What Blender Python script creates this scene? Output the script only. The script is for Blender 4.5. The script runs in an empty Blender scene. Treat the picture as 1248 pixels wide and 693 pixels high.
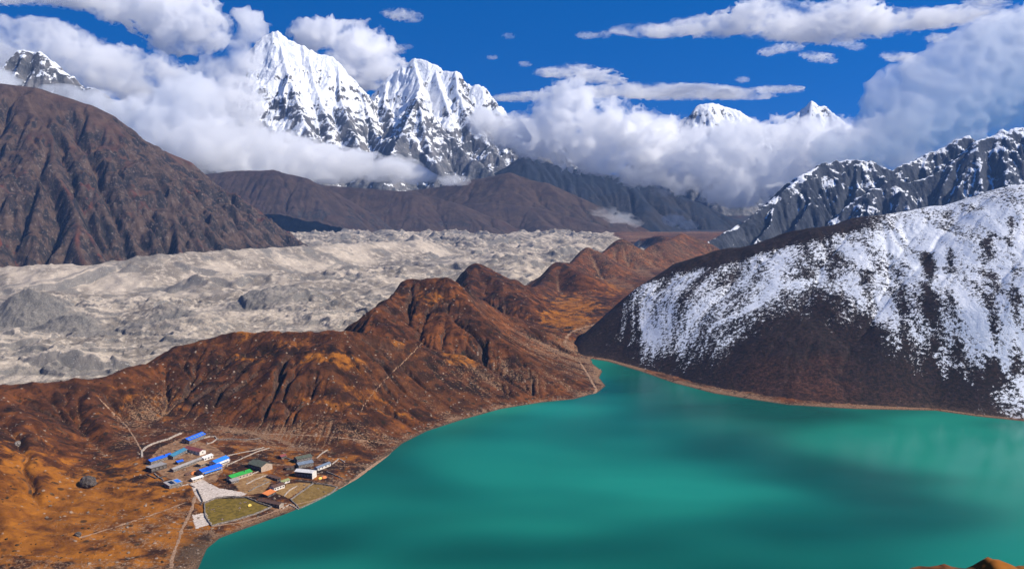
import bpy, bmesh, math, random
import numpy as np
from mathutils import Vector
R = math.radians
SC = bpy.context.scene
COL = SC.collection

# ------------------------------------------------------------------ camera geometry
CAM_H = 290.0
FPX = 1080.0
PITCH = math.atan(121.5 / FPX)
CT, ST = math.cos(PITCH), math.sin(PITCH)

def ray(px, py):
    u = (px - 624.0) / FPX
    v = (346.5 - py) / FPX
    return np.array([u, CT + v * ST, -ST + v * CT])

def P(px, py, Y):
    """world point seen at (px, py) of the 1248x693 photograph at forward distance Y"""
    d = ray(px, py)
    return d * (Y / d[1]) + np.array([0, 0, CAM_H])

def G(px, py, z=0.0):
    """world point seen at (px, py) on the level z"""
    d = ray(px, py)
    return d * ((z - CAM_H) / d[2]) + np.array([0, 0, CAM_H])

# ------------------------------------------------------------------ noise
def _perm(seed):
    r = np.random.RandomState(seed)
    p = r.permutation(256)
    g = r.rand(256) * 2 * np.pi
    return np.concatenate([p, p]), np.cos(g).astype(np.float32), np.sin(g).astype(np.float32)

def perlin(x, y, seed=0):
    p, gx, gy = _perm(seed)
    xf = np.floor(x); yf = np.floor(y)
    fx = (x - xf).astype(np.float32); fy = (y - yf).astype(np.float32)
    xi = xf.astype(np.int64) & 255; yi = yf.astype(np.int64) & 255
    xj = (xi + 1) & 255; yj = (yi + 1) & 255
    def dot(ix, iy, dx, dy):
        h = p[p[ix] + iy]
        return gx[h] * dx + gy[h] * dy
    u = fx * fx * fx * (fx * (fx * 6 - 15) + 10); v = fy * fy * fy * (fy * (fy * 6 - 15) + 10)
    a = dot(xi, yi, fx, fy); b = dot(xj, yi, fx - 1, fy)
    c = dot(xi, yj, fx, fy - 1); d = dot(xj, yj, fx - 1, fy - 1)
    return 1.5 * (a + u * (b - a) + v * (c + u * (d - c) - a - u * (b - a)))

def fbm(x, y, scale, octv=5, seed=0, gain=.5, lac=2.03):
    s = 0; a = 1.0; f = 1.0 / scale; t = 0
    for i in range(octv):
        s = s + a * perlin(x * f + 17.3 * i, y * f - 9.1 * i, seed + i); t += a
        a *= gain; f *= lac
    return s / t

def ridged(x, y, scale, octv=5, seed=0, gain=.5, lac=2.07):
    s = 0; a = 1.0; f = 1.0 / scale; t = 0; w = 1.0
    for i in range(octv):
        n = 1 - np.abs(perlin(x * f + 7.7 * i, y * f + 3.3 * i, seed + i)) * 1.4
        n = np.clip(n, 0, 1) ** 2
        s = s + a * n * w; t += a
        w = np.clip(n * 1.6, 0, 1)
        a *= gain; f *= lac
    return s / t

def sstep(a, b, x):
    t = np.clip((x - a) / (b - a), 0, 1)
    return t * t * (3 - 2 * t)

def seg_dist(X, Y, a, b):
    dx, dy = b[0] - a[0], b[1] - a[1]
    L = dx * dx + dy * dy + 1e-9
    t = np.clip(((X - a[0]) * dx + (Y - a[1]) * dy) / L, 0, 1)
    ex = X - (a[0] + t * dx); ey = Y - (a[1] + t * dy)
    d = np.sqrt(ex * ex + ey * ey)
    side = (X - a[0]) * dy - (Y - a[1]) * dx      # > 0 : right hand side when walking a -> b
    return d, t, side

def poly_sd(X, Y, poly):
    """signed distance to a closed polygon, > 0 outside"""
    D = np.full(X.shape, 1e12); ins = np.zeros(X.shape, bool)
    n = len(poly)
    for i in range(n):
        a = poly[i]; b = poly[(i + 1) % n]
        d, _, _ = seg_dist(X, Y, a, b)
        D = np.minimum(D, d)
        if a[1] != b[1]:
            c = (a[1] > Y) != (b[1] > Y)
            xx = (b[0] - a[0]) * (Y - a[1]) / (b[1] - a[1]) + a[0]
            ins ^= c & (X < xx)
    return np.where(ins, -D, D)

def line_d(X, Y, pts):
    D = np.full(X.shape, 1e12)
    for a, b in zip(pts[:-1], pts[1:]):
        D = np.minimum(D, seg_dist(X, Y, a, b)[0])
    return D

def smooth_line(pts, n=8):
    """Catmull-Rom through the points"""
    p = [np.array(q, float) for q in pts]
    p = [2 * p[0] - p[1]] + p + [2 * p[-1] - p[-2]]
    out = []
    for i in range(1, len(p) - 2):
        for k in range(n):
            t = k / n
            out.append(.5 * (2 * p[i] + (p[i + 1] - p[i - 1]) * t + (2 * p[i - 1] - 5 * p[i] + 4 * p[i + 1] - p[i + 2]) * t * t
                             + (3 * p[i] - p[i - 1] - 3 * p[i + 1] + p[i + 2]) * t ** 3))
    out.append(p[-2])
    return out

def ridge_h(X, Y, pts, sl, sr, rnd=10., conc=1e9, H=None):
    """height field of a ridge line: sl / sr = slope on its left / right, rnd rounds the crest, conc flattens far down"""
    if H is None:
        H = np.full(X.shape, -1e5)
    for a, b in zip(pts[:-1], pts[1:]):
        d, t, side = seg_dist(X, Y, a, b)
        s = np.where(side > 0, sr, sl)
        drop = s * (np.sqrt(d * d + rnd * rnd) - rnd)
        drop = drop / (1 + d / conc)
        H = np.maximum(H, a[2] + t * (b[2] - a[2]) - drop)
    return H

def blur(h, n=1):
    for _ in range(n):
        p = np.pad(h, 1, mode='edge')
        h = (p[:-2, 1:-1] + p[2:, 1:-1] + p[1:-1, :-2] + p[1:-1, 2:] + 4 * p[1:-1, 1:-1]) / 8
    return h

def erode(h0, cell, n=110, k=.012, m=.5, diff=.03, talus=1.6, mask=None):
    """stream-power erosion on a grid (steepest descent, discharge carried one cell further each step); returns height and a 0..1 runnel map"""
    h = (h0 / cell).astype(np.float64); ny, nx = h.shape
    A = np.ones(ny * nx); idx = np.arange(ny * nx).reshape(ny, nx)
    nb = [(-1, -1), (-1, 0), (-1, 1), (0, -1), (0, 1), (1, -1), (1, 0), (1, 1)]
    for it in range(n):
        p = np.pad(h, 1, mode='edge')
        best = np.full(h.shape, -1e9); rec = idx.copy(); tot = 0
        for dy, dx in nb:
            q = p[1 + dy:1 + dy + ny, 1 + dx:1 + dx + nx]; tot = tot + q
            sl = (h - q) if dx == 0 or dy == 0 else (h - q) * .70711
            w = sl > best
            best = np.where(w, sl, best); rec = np.where(w, idx + dy * nx + dx, rec)
        rec = np.clip(rec, 0, ny * nx - 1)
        go = best > 1e-6
        S = np.where(go, best, 0)
        A = 1 + np.bincount(rec.ravel(), weights=np.where(go.ravel(), A, 0), minlength=ny * nx)
        dh = np.minimum(k * A.reshape(ny, nx) ** m * S, .45 * S)
        dh = dh + np.where(S > talus, (S - talus) * .25, 0)
        lap = tot / 8 - h
        d = -dh + diff * lap
        d = np.where(go, d, lap + .01)
        if mask is not None: d = d * mask
        d[0] = d[-1] = 0; d[:, 0] = d[:, -1] = 0
        h = h + d
    fl = np.log(A).reshape(ny, nx); fl = np.clip((blur(fl, 1) - 1.2) / 4.2, 0, 1)
    return h * cell, fl

# ------------------------------------------------------------------ meshes
class Grid:
    def __init__(s, x0, x1, y0, y1, step):
        s.x0, s.y0, s.step = x0, y0, step
        s.xs = np.arange(x0, x1 + step * .5, step); s.ys = np.arange(y0, y1 + step * .5, step)
        s.X, s.Y = np.meshgrid(s.xs, s.ys)
        s.H = np.zeros(s.X.shape)
    def at(s, x, y):
        fx = np.clip((np.asarray(x) - s.x0) / s.step, 0, len(s.xs) - 1.001)
        fy = np.clip((np.asarray(y) - s.y0) / s.step, 0, len(s.ys) - 1.001)
        i = fx.astype(int); j = fy.astype(int); u = fx - i; v = fy - j
        h = s.H
        return h[j, i] * (1 - u) * (1 - v) + h[j, i + 1] * u * (1 - v) + h[j + 1, i] * (1 - u) * v + h[j + 1, i + 1] * u * v

def grid_arrays(g, keep=None):
    ny, nx = g.X.shape
    idx = np.arange(ny * nx).reshape(ny, nx)
    q = np.stack([idx[:-1, :-1], idx[:-1, 1:], idx[1:, 1:], idx[1:, :-1]], -1).reshape(-1, 4)
    if keep is not None:
        k = keep.ravel()
        q = q[k[q].any(1)]
    V = np.stack([g.X, g.Y, g.H], -1).reshape(-1, 3)
    used = np.zeros(len(V), bool); used[q.ravel()] = True
    new = np.cumsum(used) - 1
    return V[used], new[q], used

def raw_mesh(name, V, Q, mat, attrs=None, kind=None):
    me = bpy.data.meshes.new(name)
    n = Q.shape[1]
    me.vertices.add(len(V)); me.vertices.foreach_set('co', V.astype(np.float32).ravel())
    me.loops.add(Q.size); me.loops.foreach_set('vertex_index', Q.astype(np.int32).ravel())
    me.polygons.add(len(Q)); me.polygons.foreach_set('loop_start', np.arange(0, Q.size, n, dtype=np.int32))
    me.update(calc_edges=True)
    for k, a in (attrs or {}).items():
        at = me.attributes.new(k, 'FLOAT', 'POINT'); at.data.foreach_set('value', np.asarray(a, np.float32).ravel())
    o = bpy.data.objects.new(name, me); COL.objects.link(o)
    if mat: me.materials.append(mat)
    if kind: o['kind'] = kind
    return o

def sheet(name, grids, mat, kind='structure'):
    """grids: list of (Grid, keep mask or None, {attr: array}) joined into one sheet"""
    Vs, Qs, A, off = [], [], {}, 0
    for g, keep, at in grids:
        V, Q, used = grid_arrays(g, keep)
        Vs.append(V); Qs.append(Q + off); off += len(V)
        for k, a in at.items(): A.setdefault(k, []).append(a.ravel()[used])
    return raw_mesh(name, np.concatenate(Vs), np.concatenate(Qs), mat, {k: np.concatenate(v) for k, v in A.items()}, kind)

# ------------------------------------------------------------------ materials
class NT:
    def __init__(s, name):
        s.m = bpy.data.materials.new(name); s.m.use_nodes = True
        s.t = s.m.node_tree; s.t.nodes.clear()
        s.out = s.n('ShaderNodeOutputMaterial')
        s.tc = s.n('ShaderNodeTexCoord')
    def n(s, t, **kw):
        o = s.t.nodes.new(t)
        for k, v in kw.items(): setattr(o, k, v)
        return o
    def put(s, sock, v):
        if hasattr(v, 'is_linked'): s.t.links.new(v, sock)
        elif v is not None:
            if isinstance(v, (tuple, list)) and len(v) == 3 and sock.type == 'RGBA': v = (*v, 1)
            sock.default_value = v
    def noise(s, scale, detail=4, rough=.55, vec=None, dist=0, stretch=None, lac=2.0):
        o = s.n('ShaderNodeTexNoise'); o.inputs['Scale'].default_value = scale; o.inputs['Detail'].default_value = detail
        o.inputs['Roughness'].default_value = rough; o.inputs['Distortion'].default_value = dist; o.inputs['Lacunarity'].default_value = lac
        v = vec or s.tc.outputs['Object']
        if stretch:
            mp = s.n('ShaderNodeMapping'); mp.inputs['Scale'].default_value = stretch; s.put(mp.inputs['Vector'], v); v = mp.outputs[0]
        s.put(o.inputs['Vector'], v)
        return o.outputs['Fac']
    def voro(s, scale, feature='F1', rnd=1, out='Distance', vec=None):
        o = s.n('ShaderNodeTexVoronoi', feature=feature); o.inputs['Scale'].default_value = scale; o.inputs['Randomness'].default_value = rnd
        s.put(o.inputs['Vector'], vec or s.tc.outputs['Object'])
        return o.outputs[out]
    def attr(s, name):
        o = s.n('ShaderNodeAttribute', attribute_name=name); return o.outputs['Fac']
    def math(s, op, a, b=0., c=None, clamp=False):
        o = s.n('ShaderNodeMath', operation=op, use_clamp=clamp); s.put(o.inputs[0], a); s.put(o.inputs[1], b)
        if c is not None: s.put(o.inputs[2], c)
        return o.outputs[0]
    def mr(s, v, a, b, c=0., d=1., smooth=True):
        o = s.n('ShaderNodeMapRange', interpolation_type='SMOOTHSTEP' if smooth else 'LINEAR')
        s.put(o.inputs[0], v)
        for i, q in enumerate((a, b, c, d)): s.put(o.inputs[1 + i], q)
        return o.outputs[0]
    def mix(s, f, a, b, mode='MIX'):
        o = s.n('ShaderNodeMix', data_type='RGBA', blend_type=mode); s.put(o.inputs[0], f); s.put(o.inputs[6], a); s.put(o.inputs[7], b)
        return o.outputs[2]
    def slope(s):
        g = s.n('ShaderNodeNewGeometry'); x = s.n('ShaderNodeSeparateXYZ'); s.put(x.inputs[0], g.outputs['Normal']); return x.outputs[2]
    def xyz(s):
        x = s.n('ShaderNodeSeparateXYZ'); s.put(x.inputs[0], s.tc.outputs['Object']); return x.outputs
    def bump(s, h, dist=1., strength=1., prev=None):
        o = s.n('ShaderNodeBump'); o.inputs['Distance'].default_value = dist; o.inputs['Strength'].default_value = strength
        s.put(o.inputs['Height'], h)
        if prev: s.put(o.inputs['Normal'], prev)
        return o.outputs[0]
    def pbr(s, color, rough=.9, normal=None, **kw):
        o = s.n('ShaderNodeBsdfPrincipled'); s.put(o.inputs['Base Color'], color); s.put(o.inputs['Roughness'], rough)
        if normal: s.put(o.inputs['Normal'], normal)
        o.inputs['Specular IOR Level'].default_value = kw.get('spec', .2)
        if 'metal' in kw: o.inputs['Metallic'].default_value = kw['metal']
        s.t.links.new(o.outputs[0], s.out.inputs['Surface'])
        return s.m
# ------------------------------------------------------------------ the lake outline (level 0)
SHORE_PX = [(238, 700), (252, 668), (268, 655), (300, 643), (350, 625), (385, 610), (410, 597), (440, 580), (470, 557),
            (490, 540), (520, 525), (560, 512), (610, 498), (660, 490), (700, 486), (728, 478), (738, 470), (730, 460), (734, 452),
            (722, 443), (720, 437), (740, 440), (780, 452), (820, 466), (870, 479), (920, 487), (960, 493), (1040, 498), (1140, 500),
            (1190, 507), (1248, 513), (1330, 518), (1440, 530)]
LAKE = [tuple(G(x, y)[:2]) for x, y in SHORE_PX]
LAKE += [(1050, 800), (950, 560), (500, 505), (150, 500), (-120, 520), (-190, 590)]
def lake_sd(X, Y):
    return poly_sd(X, Y, LAKE)

def GZ(px, py, z):
    return G(px, py, z)

R1 = [GZ(-160, 500, 62), GZ(-60, 482, 62), GZ(0, 470, 60), GZ(100, 455, 58), GZ(190, 440, 60), GZ(240, 412, 80), GZ(330, 402, 90), GZ(420, 402, 95)]
R1b = [R1[-1], GZ(500, 415, 75), GZ(560, 430, 52), GZ(640, 462, 20)]
R2 = [GZ(420, 408, 65), GZ(455, 372, 103), GZ(500, 340, 130), GZ(545, 338, 135)]
R2b = [R2[-1], GZ(590, 352, 118), GZ(640, 382, 84), GZ(690, 416, 42), GZ(722, 440, 4)]
R3 = [R2[-1], np.array([-100, 1640, 72]), np.array([-95, 1900, 66]), P(580, 322, 2150), P(603, 341, 2150), P(625, 340, 2141), P(650, 352, 2150), P(664, 341, 2300), P(682, 318, 2450), P(698, 320, 2600), P(715, 302, 2800), P(735, 308, 2950), P(757, 291, 3050), P(780, 305, 3100), P(800, 297, 3150),
      P(832, 285, 3500), P(856, 292, 3500)]
R3b = [P(580, 322, 2150), GZ(618, 352, 66), GZ(650, 378, 34)]
R3c = [P(682, 318, 2450), GZ(712, 335, 56), GZ(738, 350, 20)]
R3d = [P(757, 291, 3050), GZ(785, 305, 66), GZ(810, 320, 20)]
R4 = [P(752, 293, 4200), P(778, 288, 4000), P(805, 287, 3900), P(828, 293, 3800), P(855, 306, 3700)]
R3e = [P(715, 302, 2800), GZ(740, 318, 60), GZ(776, 336, 18)]
TOE = [(132, 1440), (130, 1500), tuple(G(700, 412, 12)[:2] + [22, 0]), tuple(GZ(760, 375, 52)[:2]), tuple(GZ(830, 325, 110)[:2]), tuple(P(850, 300, 3600)[:2] + [260, 0]), (1100, 4300), (1200, 5400), (3000, 5400), (3000, 1000), (600, 1000), (260, 1200)]
SPURS = [  # short ribs on the lake side of the moraine
    [GZ(240, 412, 80), GZ(262, 445, 55), GZ(285, 490, 18)],
    [GZ(330, 402, 90), GZ(350, 440, 60), GZ(375, 490, 18)],
    [GZ(420, 402, 95), GZ(440, 440, 62), GZ(475, 500, 18)],
    [GZ(500, 415, 75), GZ(540, 470, 36), GZ(565, 500, 8)],
    [GZ(500, 340, 130), GZ(540, 372, 100), GZ(565, 398, 76)],
    [GZ(100, 455, 58), GZ(120, 500, 34), GZ(150, 540, 16)],
    [GZ(0, 470, 60), GZ(20, 530, 42), GZ(40, 590, 22)],
    [GZ(-60, 482, 62), GZ(-40, 560, 45), GZ(10, 640, 16)],
]
CREST_XY = [p[:2] for p in R1] + [p[:2] for p in R2] + [p[:2] for p in R3[1:]]
GLAC = [tuple(p) for p in CREST_XY] + [(600, 4200), (660, 5400), (-5000, 5400), (-5000, 900)]
VILLAGE = [tuple(G(x, y, 8)[:2]) for x, y in [(165, 560), (180, 530), (225, 516), (300, 522), (420, 545), (450, 570), (400, 610), (250, 655), (215, 650), (190, 600)]]

def base_height(X, Y):
    sd = lake_sd(X, Y)
    land = np.where(sd > 0, 1.4 * (1 - np.exp(-np.maximum(sd, 0) / 6)) + .055 * np.minimum(np.maximum(sd, 0), 230), np.maximum(.25 * sd, -25))
    wx = X + 26 * fbm(X, Y, 150, 3, 11); wy = Y + 26 * fbm(X, Y, 150, 3, 12)
    wx = np.where(Y > 2000, X, wx); wy = np.where(Y > 2000, Y, wy)
    H = np.full(X.shape, -1e5)
    ridge_h(wx, wy, R1, .62, .40, 14, 420, H)
    for r, sl, sr in ((R1, .62, .42), (R1b, .45, .5), (R2, .72, .45), (R2b, .85, .42), (R3, .7, .6), (R3b, .5, .5), (R3c, .5, .5), (R3d, .5, .5), (R3e, .5, .5), (R4, .3, .34)):
        H = ridge_h(wx, wy, r, sl, sr, 12, 2500, H)
    for r in SPURS:
        H = ridge_h(wx, wy, r, .55, .55, 10, 900, H)
    H = H + (8 * fbm(X, Y, 120, 4, 3) + 4.5 * (ridged(X, Y, 60, 3, 5) - .4)) * sstep(0, 50, H)
    H = H - (H + 60) * sstep(-25, 25, -poly_sd(X, Y, TOE))
    sp = np.maximum(sd, 0)
    lim = 2 + .24 * sp + 170 * (np.minimum(sp, 320) / 300) ** 2.6
    Hl = -5 * np.log(np.exp(-np.clip(H, -200, 400) / 5) + np.exp(-np.clip(lim, -200, 400) / 5))
    lw = sstep(-260, -120, X)
    H = H + (np.maximum(Hl, -60) - H) * lw
    k = 6.0                                                    # smooth union of the flat land and the ridges
    m = np.maximum(H, land); H = m + k * np.exp(-np.abs(H - land) / k) * .35 * sstep(2, 40, sd)
    H = np.where(sd < 25, land + (H - land) * sstep(0, 25, sd), H)
    vm = 1 - sstep(-18, 22, poly_sd(X, Y, VILLAGE))
    H = H + (land + .8 * fbm(X, Y, 40, 2, 9) * sstep(0, 10, sd) - H) * vm
    # glacier
    gd = -poly_sd(X, Y, GLAC)
    gm = sstep(15, 110, gd)
    big = ridged(X * .8 + 40 * fbm(X, Y, 260, 2, 21), Y * 1.25, 330, 4, 22)
    rel = 16 + 22 * sstep(1200, 3600, Y)
    gl = 4 + rel * (big - .35) * 1.25 + rel * .50 * (ridged(X, Y, 82, 5, 25) - .4) * (.4 + 1.2 * sstep(-.2, .35, fbm(X, Y, 420, 2, 26))) + 2.6 * fbm(X, Y, 22, 3, 27)
    for (px, py, z, rx, ry, a) in ((38, 392, 0, 120, 85, 62), (95, 400, 0, 90, 50, 30), (95, 450, 0, 90, 22, 30), (200, 395, 0, 110, 60, 30), (330, 372, 5, 150, 70, 34), (160, 345, 10, 110, 60, 40), (250, 352, 10, 90, 40, 26), (250, 400, 5, 110, 60, 26), (470, 300, 20, 110, 70, 45), (550, 292, 20, 130, 90, 60), (505, 296, 20, 80, 70, 48)):
        c = G(px, py, z)
        q = np.sqrt(((X - c[0]) / rx) ** 2 + ((Y - c[1]) / ry) ** 2)
        gl = gl + a * np.clip(1 - q, 0, 1) ** .9
    ic = fbm(X, Y * 1.3, 210, 3, 31); ic2 = fbm(X, Y * 1.2, 120, 3, 33)
    gl = gl + (9 + 5 * sstep(1200, 3600, Y)) * sstep(-.02, .035, ic) * sstep(-.05, .2, fbm(X, Y, 330, 2, 32)) - 8 * sstep(-.015, .03, ic2) * sstep(.0, .25, fbm(X, Y, 300, 2, 34))
    gl = gl + 7 * (ridged(X, Y * 1.2, 150, 3, 35) - .4)
    gl = np.maximum(gl, 1.0 + .3 * fbm(X, Y, 30, 2, 30))
    mor = H * (1 - gm)
    H = np.where(gm > 0, np.maximum(mor * (1 - sstep(.75, 1, gm)) + gl * gm, gl * gm), H)
    # pale lateral moraine along the foot of the brown mountain
    LM = [GZ(-200, 352, 30), GZ(0, 326, 62), GZ(60, 324, 66), GZ(130, 322, 62), GZ(175, 312, 85), GZ(260, 306, 85), GZ(350, 301, 80), GZ(430, 297, 70), GZ(520, 293, 60)]
    if X.max() < -400 or Y.max() > 2300:
        L = ridge_h(X + 30 * fbm(X, Y, 160, 3, 41), Y + 30 * fbm(X, Y, 160, 3, 42), LM, .25, .52, 14, 900)
        L = L + (10 * (ridged(X, Y, 90, 4, 43) - .4)) * sstep(0, 50, L)
        H = np.maximum(H, L)
    return H, sd, gm, vm

LMP = [GZ(-200, 350, 30), GZ(0, 332, 30), GZ(60, 330, 34), GZ(130, 328, 34), GZ(175, 320, 40), GZ(260, 312, 40), GZ(350, 305, 40), GZ(430, 300, 40), GZ(520, 296, 30)]
# near part at 2 m, far part at 5 m; the same base heights, the erosion fades out at their edges
ga = Grid(-1250, 760, 440, 2150, 2.0)
gb = Grid(-3300, 2700, 1500, 5200, 6.0)
ATT = {}
for tag_, g in (('a', ga), ('b', gb)):
    H, sd, gm, vm = base_height(g.X, g.Y)
    E, fl = erode(H, g.step, 90 if tag_ == 'a' else 40, .012, mask=sstep(0, 12, sd) * (1 - .8 * gm) * (1 - vm))
    ny, nx = H.shape
    ii, jj = np.meshgrid(np.arange(nx), np.arange(ny))
    edge = np.minimum(np.minimum(ii, nx - 1 - ii), np.minimum(jj, ny - 1 - jj)) * g.step
    w = sstep(4, 120, edge) * sstep(2, 26, sd) * (1 - vm) * (1 - .55 * gm)
    g.H = H + np.clip(E - H, -22, 9) * w
    X, Y = g.X, g.Y
    rough = (1 - vm) * sstep(4, 30, sd)
    g.H = g.H + rough * (1.1 * fbm(X, Y, 14, 3, 61) + .6 * ridged(X, Y, 9, 2, 63) + (2.6 * (ridged(X, Y, 38, 4, 65, gain=.6) - .4) + 1.5 * fbm(X, Y, 50, 5, 66, gain=.6)) * sstep(20, 60, sd)) * (1 if tag_ == 'a' else .8)
    g.H = g.H + gm * (3.2 * (ridged(X, Y, 30, 4, 67, gain=.62) - .4) + 2. * fbm(X, Y, 16, 3, 68))
    c1 = G(60, 625, 15)
    rust = .9 * np.exp(-(((X - c1[0]) / 190) ** 2 + ((Y - c1[1]) / 130) ** 2))
    for (px, py, z, rx, ry, a) in ((320, 412, 88, 70, 26, .42), (300, 405, 88, 60, 26, .3), (460, 490, 30, 90, 40, .34), (560, 430, 52, 40, 20, .62), (500, 415, 76, 30, 12, .4), (410, 482, 20, 40, 20, .7), (520, 355, 118, 60, 45, .3),
                                  (150, 600, 10, 70, 60, .5), (350, 560, 8, 120, 70, .45), (240, 655, 4, 50, 40, .5), (180, 480, 40, 60, 40, .35)):
        c = G(px, py, z)
        rust = np.maximum(rust, a * np.exp(-(((X - c[0]) / rx) ** 2 + ((Y - c[1]) / ry) ** 2)))
    rust = np.where(Y > 1500, rust * (1 - sstep(60, 90, g.H)), rust)
    for (px, py, z, rx, ry, a) in ((690, 390, 14, 60, 130, .9), (700, 372, 12, 60, 160, .8), (735, 350, 14, 60, 200, .6)):
        c = G(px, py, z)
        rust = np.maximum(rust, a * np.exp(-(((X - c[0]) / rx) ** 2 + ((Y - c[1]) / ry) ** 2)) * (1 - sstep(20, 34, g.H)))
    stone = np.maximum(np.exp(-np.maximum(sd, 0) / 9.), 0)
    for (px, py, z, rx, ry, a) in ((175, 495, 30, 28, 70, .75), (150, 540, 14, 20, 60, .5), (330, 530, 9, 160, 26, .7), (450, 535, 6, 90, 28, .6), (590, 470, 10, 100, 60, .45), (640, 470, 8, 70, 50, .5), (700, 420, 14, 60, 70, .8), (640, 420, 40, 60, 50, .35),
                                  (220, 625, 5, 18, 40, .5), (720, 405, 12, 30, 90, .8)):
        c = G(px, py, z)
        stone = np.maximum(stone, a * np.exp(-(((X - c[0]) / rx) ** 2 + ((Y - c[1]) / ry) ** 2)))
    stone = np.maximum(stone, (.50 + .25 * fbm(X, Y, 180, 3, 93)) * sstep(1900, 2900, Y))
    pale = np.exp(-(line_d(X, Y, LMP) / 95) ** 2) * .9
    for (px, py, z, rx, ry, a) in ((35, 392, 10, 120, 80, 1.), (95, 402, 5, 60, 36, .9), (95, 452, 5, 100, 22, 1.), (215, 395, 5, 90, 40, .6), (330, 372, 8, 160, 80, .55), (170, 340, 20, 90, 40, .5), (250, 418, 5, 110, 40, .45)):
        c = G(px, py, z)
        pale = pale - a * np.exp(-(((X + 25 * fbm(X, Y, 80, 3, 92) - c[0]) / rx) ** 2 + ((Y - c[1]) / ry) ** 2))
    ATT[tag_] = dict(pale=pale, flow=fl, rust=rust, stone=stone, glac=gm, wet=np.maximum(np.exp(-np.abs(sd) / (4 + 3 * (X < -60))), .95 * np.exp(-((X - G(236, 672, 1)[0]) / 22) ** 2 - ((Y - G(236, 672, 1)[1]) / 48) ** 2)), vill=vm)
LMX = None
def ground_z(x, y):
    x = np.asarray(x, float); y = np.asarray(y, float)
    return np.where((y < 2140) & (x > -1240) & (x < 750), ga.at(x, y), gb.at(x, y))

def hit(px, py, up=0.0):
    """where the line of sight through (px, py) meets the ground"""
    d = ray(px, py); t = 400.0; prev = t
    d = d / d[1]
    while t < 5100:
        p = d * t + np.array([0, 0, CAM_H])
        if p[2] <= ground_z(p[0], p[1]) + up:
            lo, hi = prev, t
            for _ in range(20):
                m = (lo + hi) / 2; q = d * m + np.array([0, 0, CAM_H])
                if q[2] <= ground_z(q[0], q[1]) + up: hi = m
                else: lo = m
            q = d * hi + np.array([0, 0, CAM_H]); return q
        prev = t; t += 4.0
    return d * t + np.array([0, 0, CAM_H])

def ridge_ht(X, Y, pts, sl, sr, rnd, conc, H, T, D, t0):
    acc = t0
    for a, b in zip(pts[:-1], pts[1:]):
        d, t, side = seg_dist(X, Y, a, b)
        L = math.hypot(b[0] - a[0], b[1] - a[1])
        s = np.where(side > 0, sr, sl)
        drop = s * (np.sqrt(d * d + rnd * rnd) - rnd)
        drop = drop / (1 + d / conc)
        h = a[2] + t * (b[2] - a[2]) - drop
        win = h > H
        H = np.where(win, h, H)
        T[win] = (acc + t * L)[win]; D[win] = d[win]
        acc += L
    return H

def mountain(name, ridges, step, margin, mat, noise=(40, 500), rib=(0, 100), iters=100, ero=.012, talus=1.6, diff=.03, seed=1, floor=-40., clipy=None, warp=40, extra=None, base_z=None, conc=1e9, fine=None, fmask=None, kind='structure', hidden_cut=True):
    allp = np.array([p for r in ridges for p in r['pts']])
    x0, y0 = allp[:, :2].min(0) - margin; x1, y1 = allp[:, :2].max(0) + margin
    if clipy: y0 = max(y0, clipy[0]); y1 = min(y1, clipy[1])
    g = Grid(x0, x1, y0, y1, step)
    X, Y = g.X, g.Y
    wx = X + warp * fbm(X, Y, warp * 6, 4, seed + 50); wy = Y + warp * fbm(X, Y, warp * 6, 4, seed + 51)
    H = np.full(X.shape, -1e5); T = np.zeros(X.shape); D = np.zeros(X.shape)
    for i, r in enumerate(ridges):
        k = r.get('w', 1.)
        H = ridge_ht(X + (wx - X) * k, Y + (wy - Y) * k, r['pts'], r['sl'], r['sr'], r.get('rnd', 12), r.get('conc', conc), H, T, D, i * 1731.)
    up = sstep(floor - 10, floor + 200, H)
    H = H + up * (noise[0] * fbm(X, Y, noise[1], 6, seed + 3))
    if rib[0]:     # buttresses and gullies that run down from the crests
        wob = fbm(X, Y, rib[1] * 2.2, 4, seed + 8) * rib[1] * .55
        H = H + up * rib[0] * sstep(0, rib[1] * 1.2, D) * ((ridged(T + wob, D * .22 + wob * .4, rib[1], 4, seed + 5) - .4) + .4 * (ridged(T + wob * .6, D * .3, rib[1] * .36, 3, seed + 6) - .4))
    if base_z is not None: H = np.maximum(H, base_z)
    if iters:
        E, fl = erode(np.maximum(H, floor - 60), step, iters, ero, talus=talus, diff=diff)
        H = np.where(H > floor - 60, E, H)
    else: fl = np.zeros_like(H)
    if fine:
        msk = up if fmask is None else up * fmask(X, Y, H, D)
        wv = fbm(X, Y, fine[1] * 2, 3, seed + 79) * fine[1]
        msk = msk * (.55 + .45 * sstep(0, fine[1] * .6, D)); H = H + msk * fine[0] * ((ridged(X + wv, Y + wv, fine[1], 6, seed + 77, gain=.64) - .4) + .9 * fbm(X, Y, fine[1] * 2.6, 6, seed + 78, gain=.62) + .35 * (ridged(T + wv * .5, D * .3, fine[1] * .4, 4, seed + 80) - .4))
        H, f2 = erode(H, step, 5, ero, talus=talus * 1.5, diff=0.); fl = np.maximum(fl, f2)
    if extra: H, at = extra(g, H, fl)
    else: at = {}
    g.H = H
    at = dict(at); at['flow'] = fl
    o = sheet(name, [(g, H > floor, at)], mat, kind)
    return o, g
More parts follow.
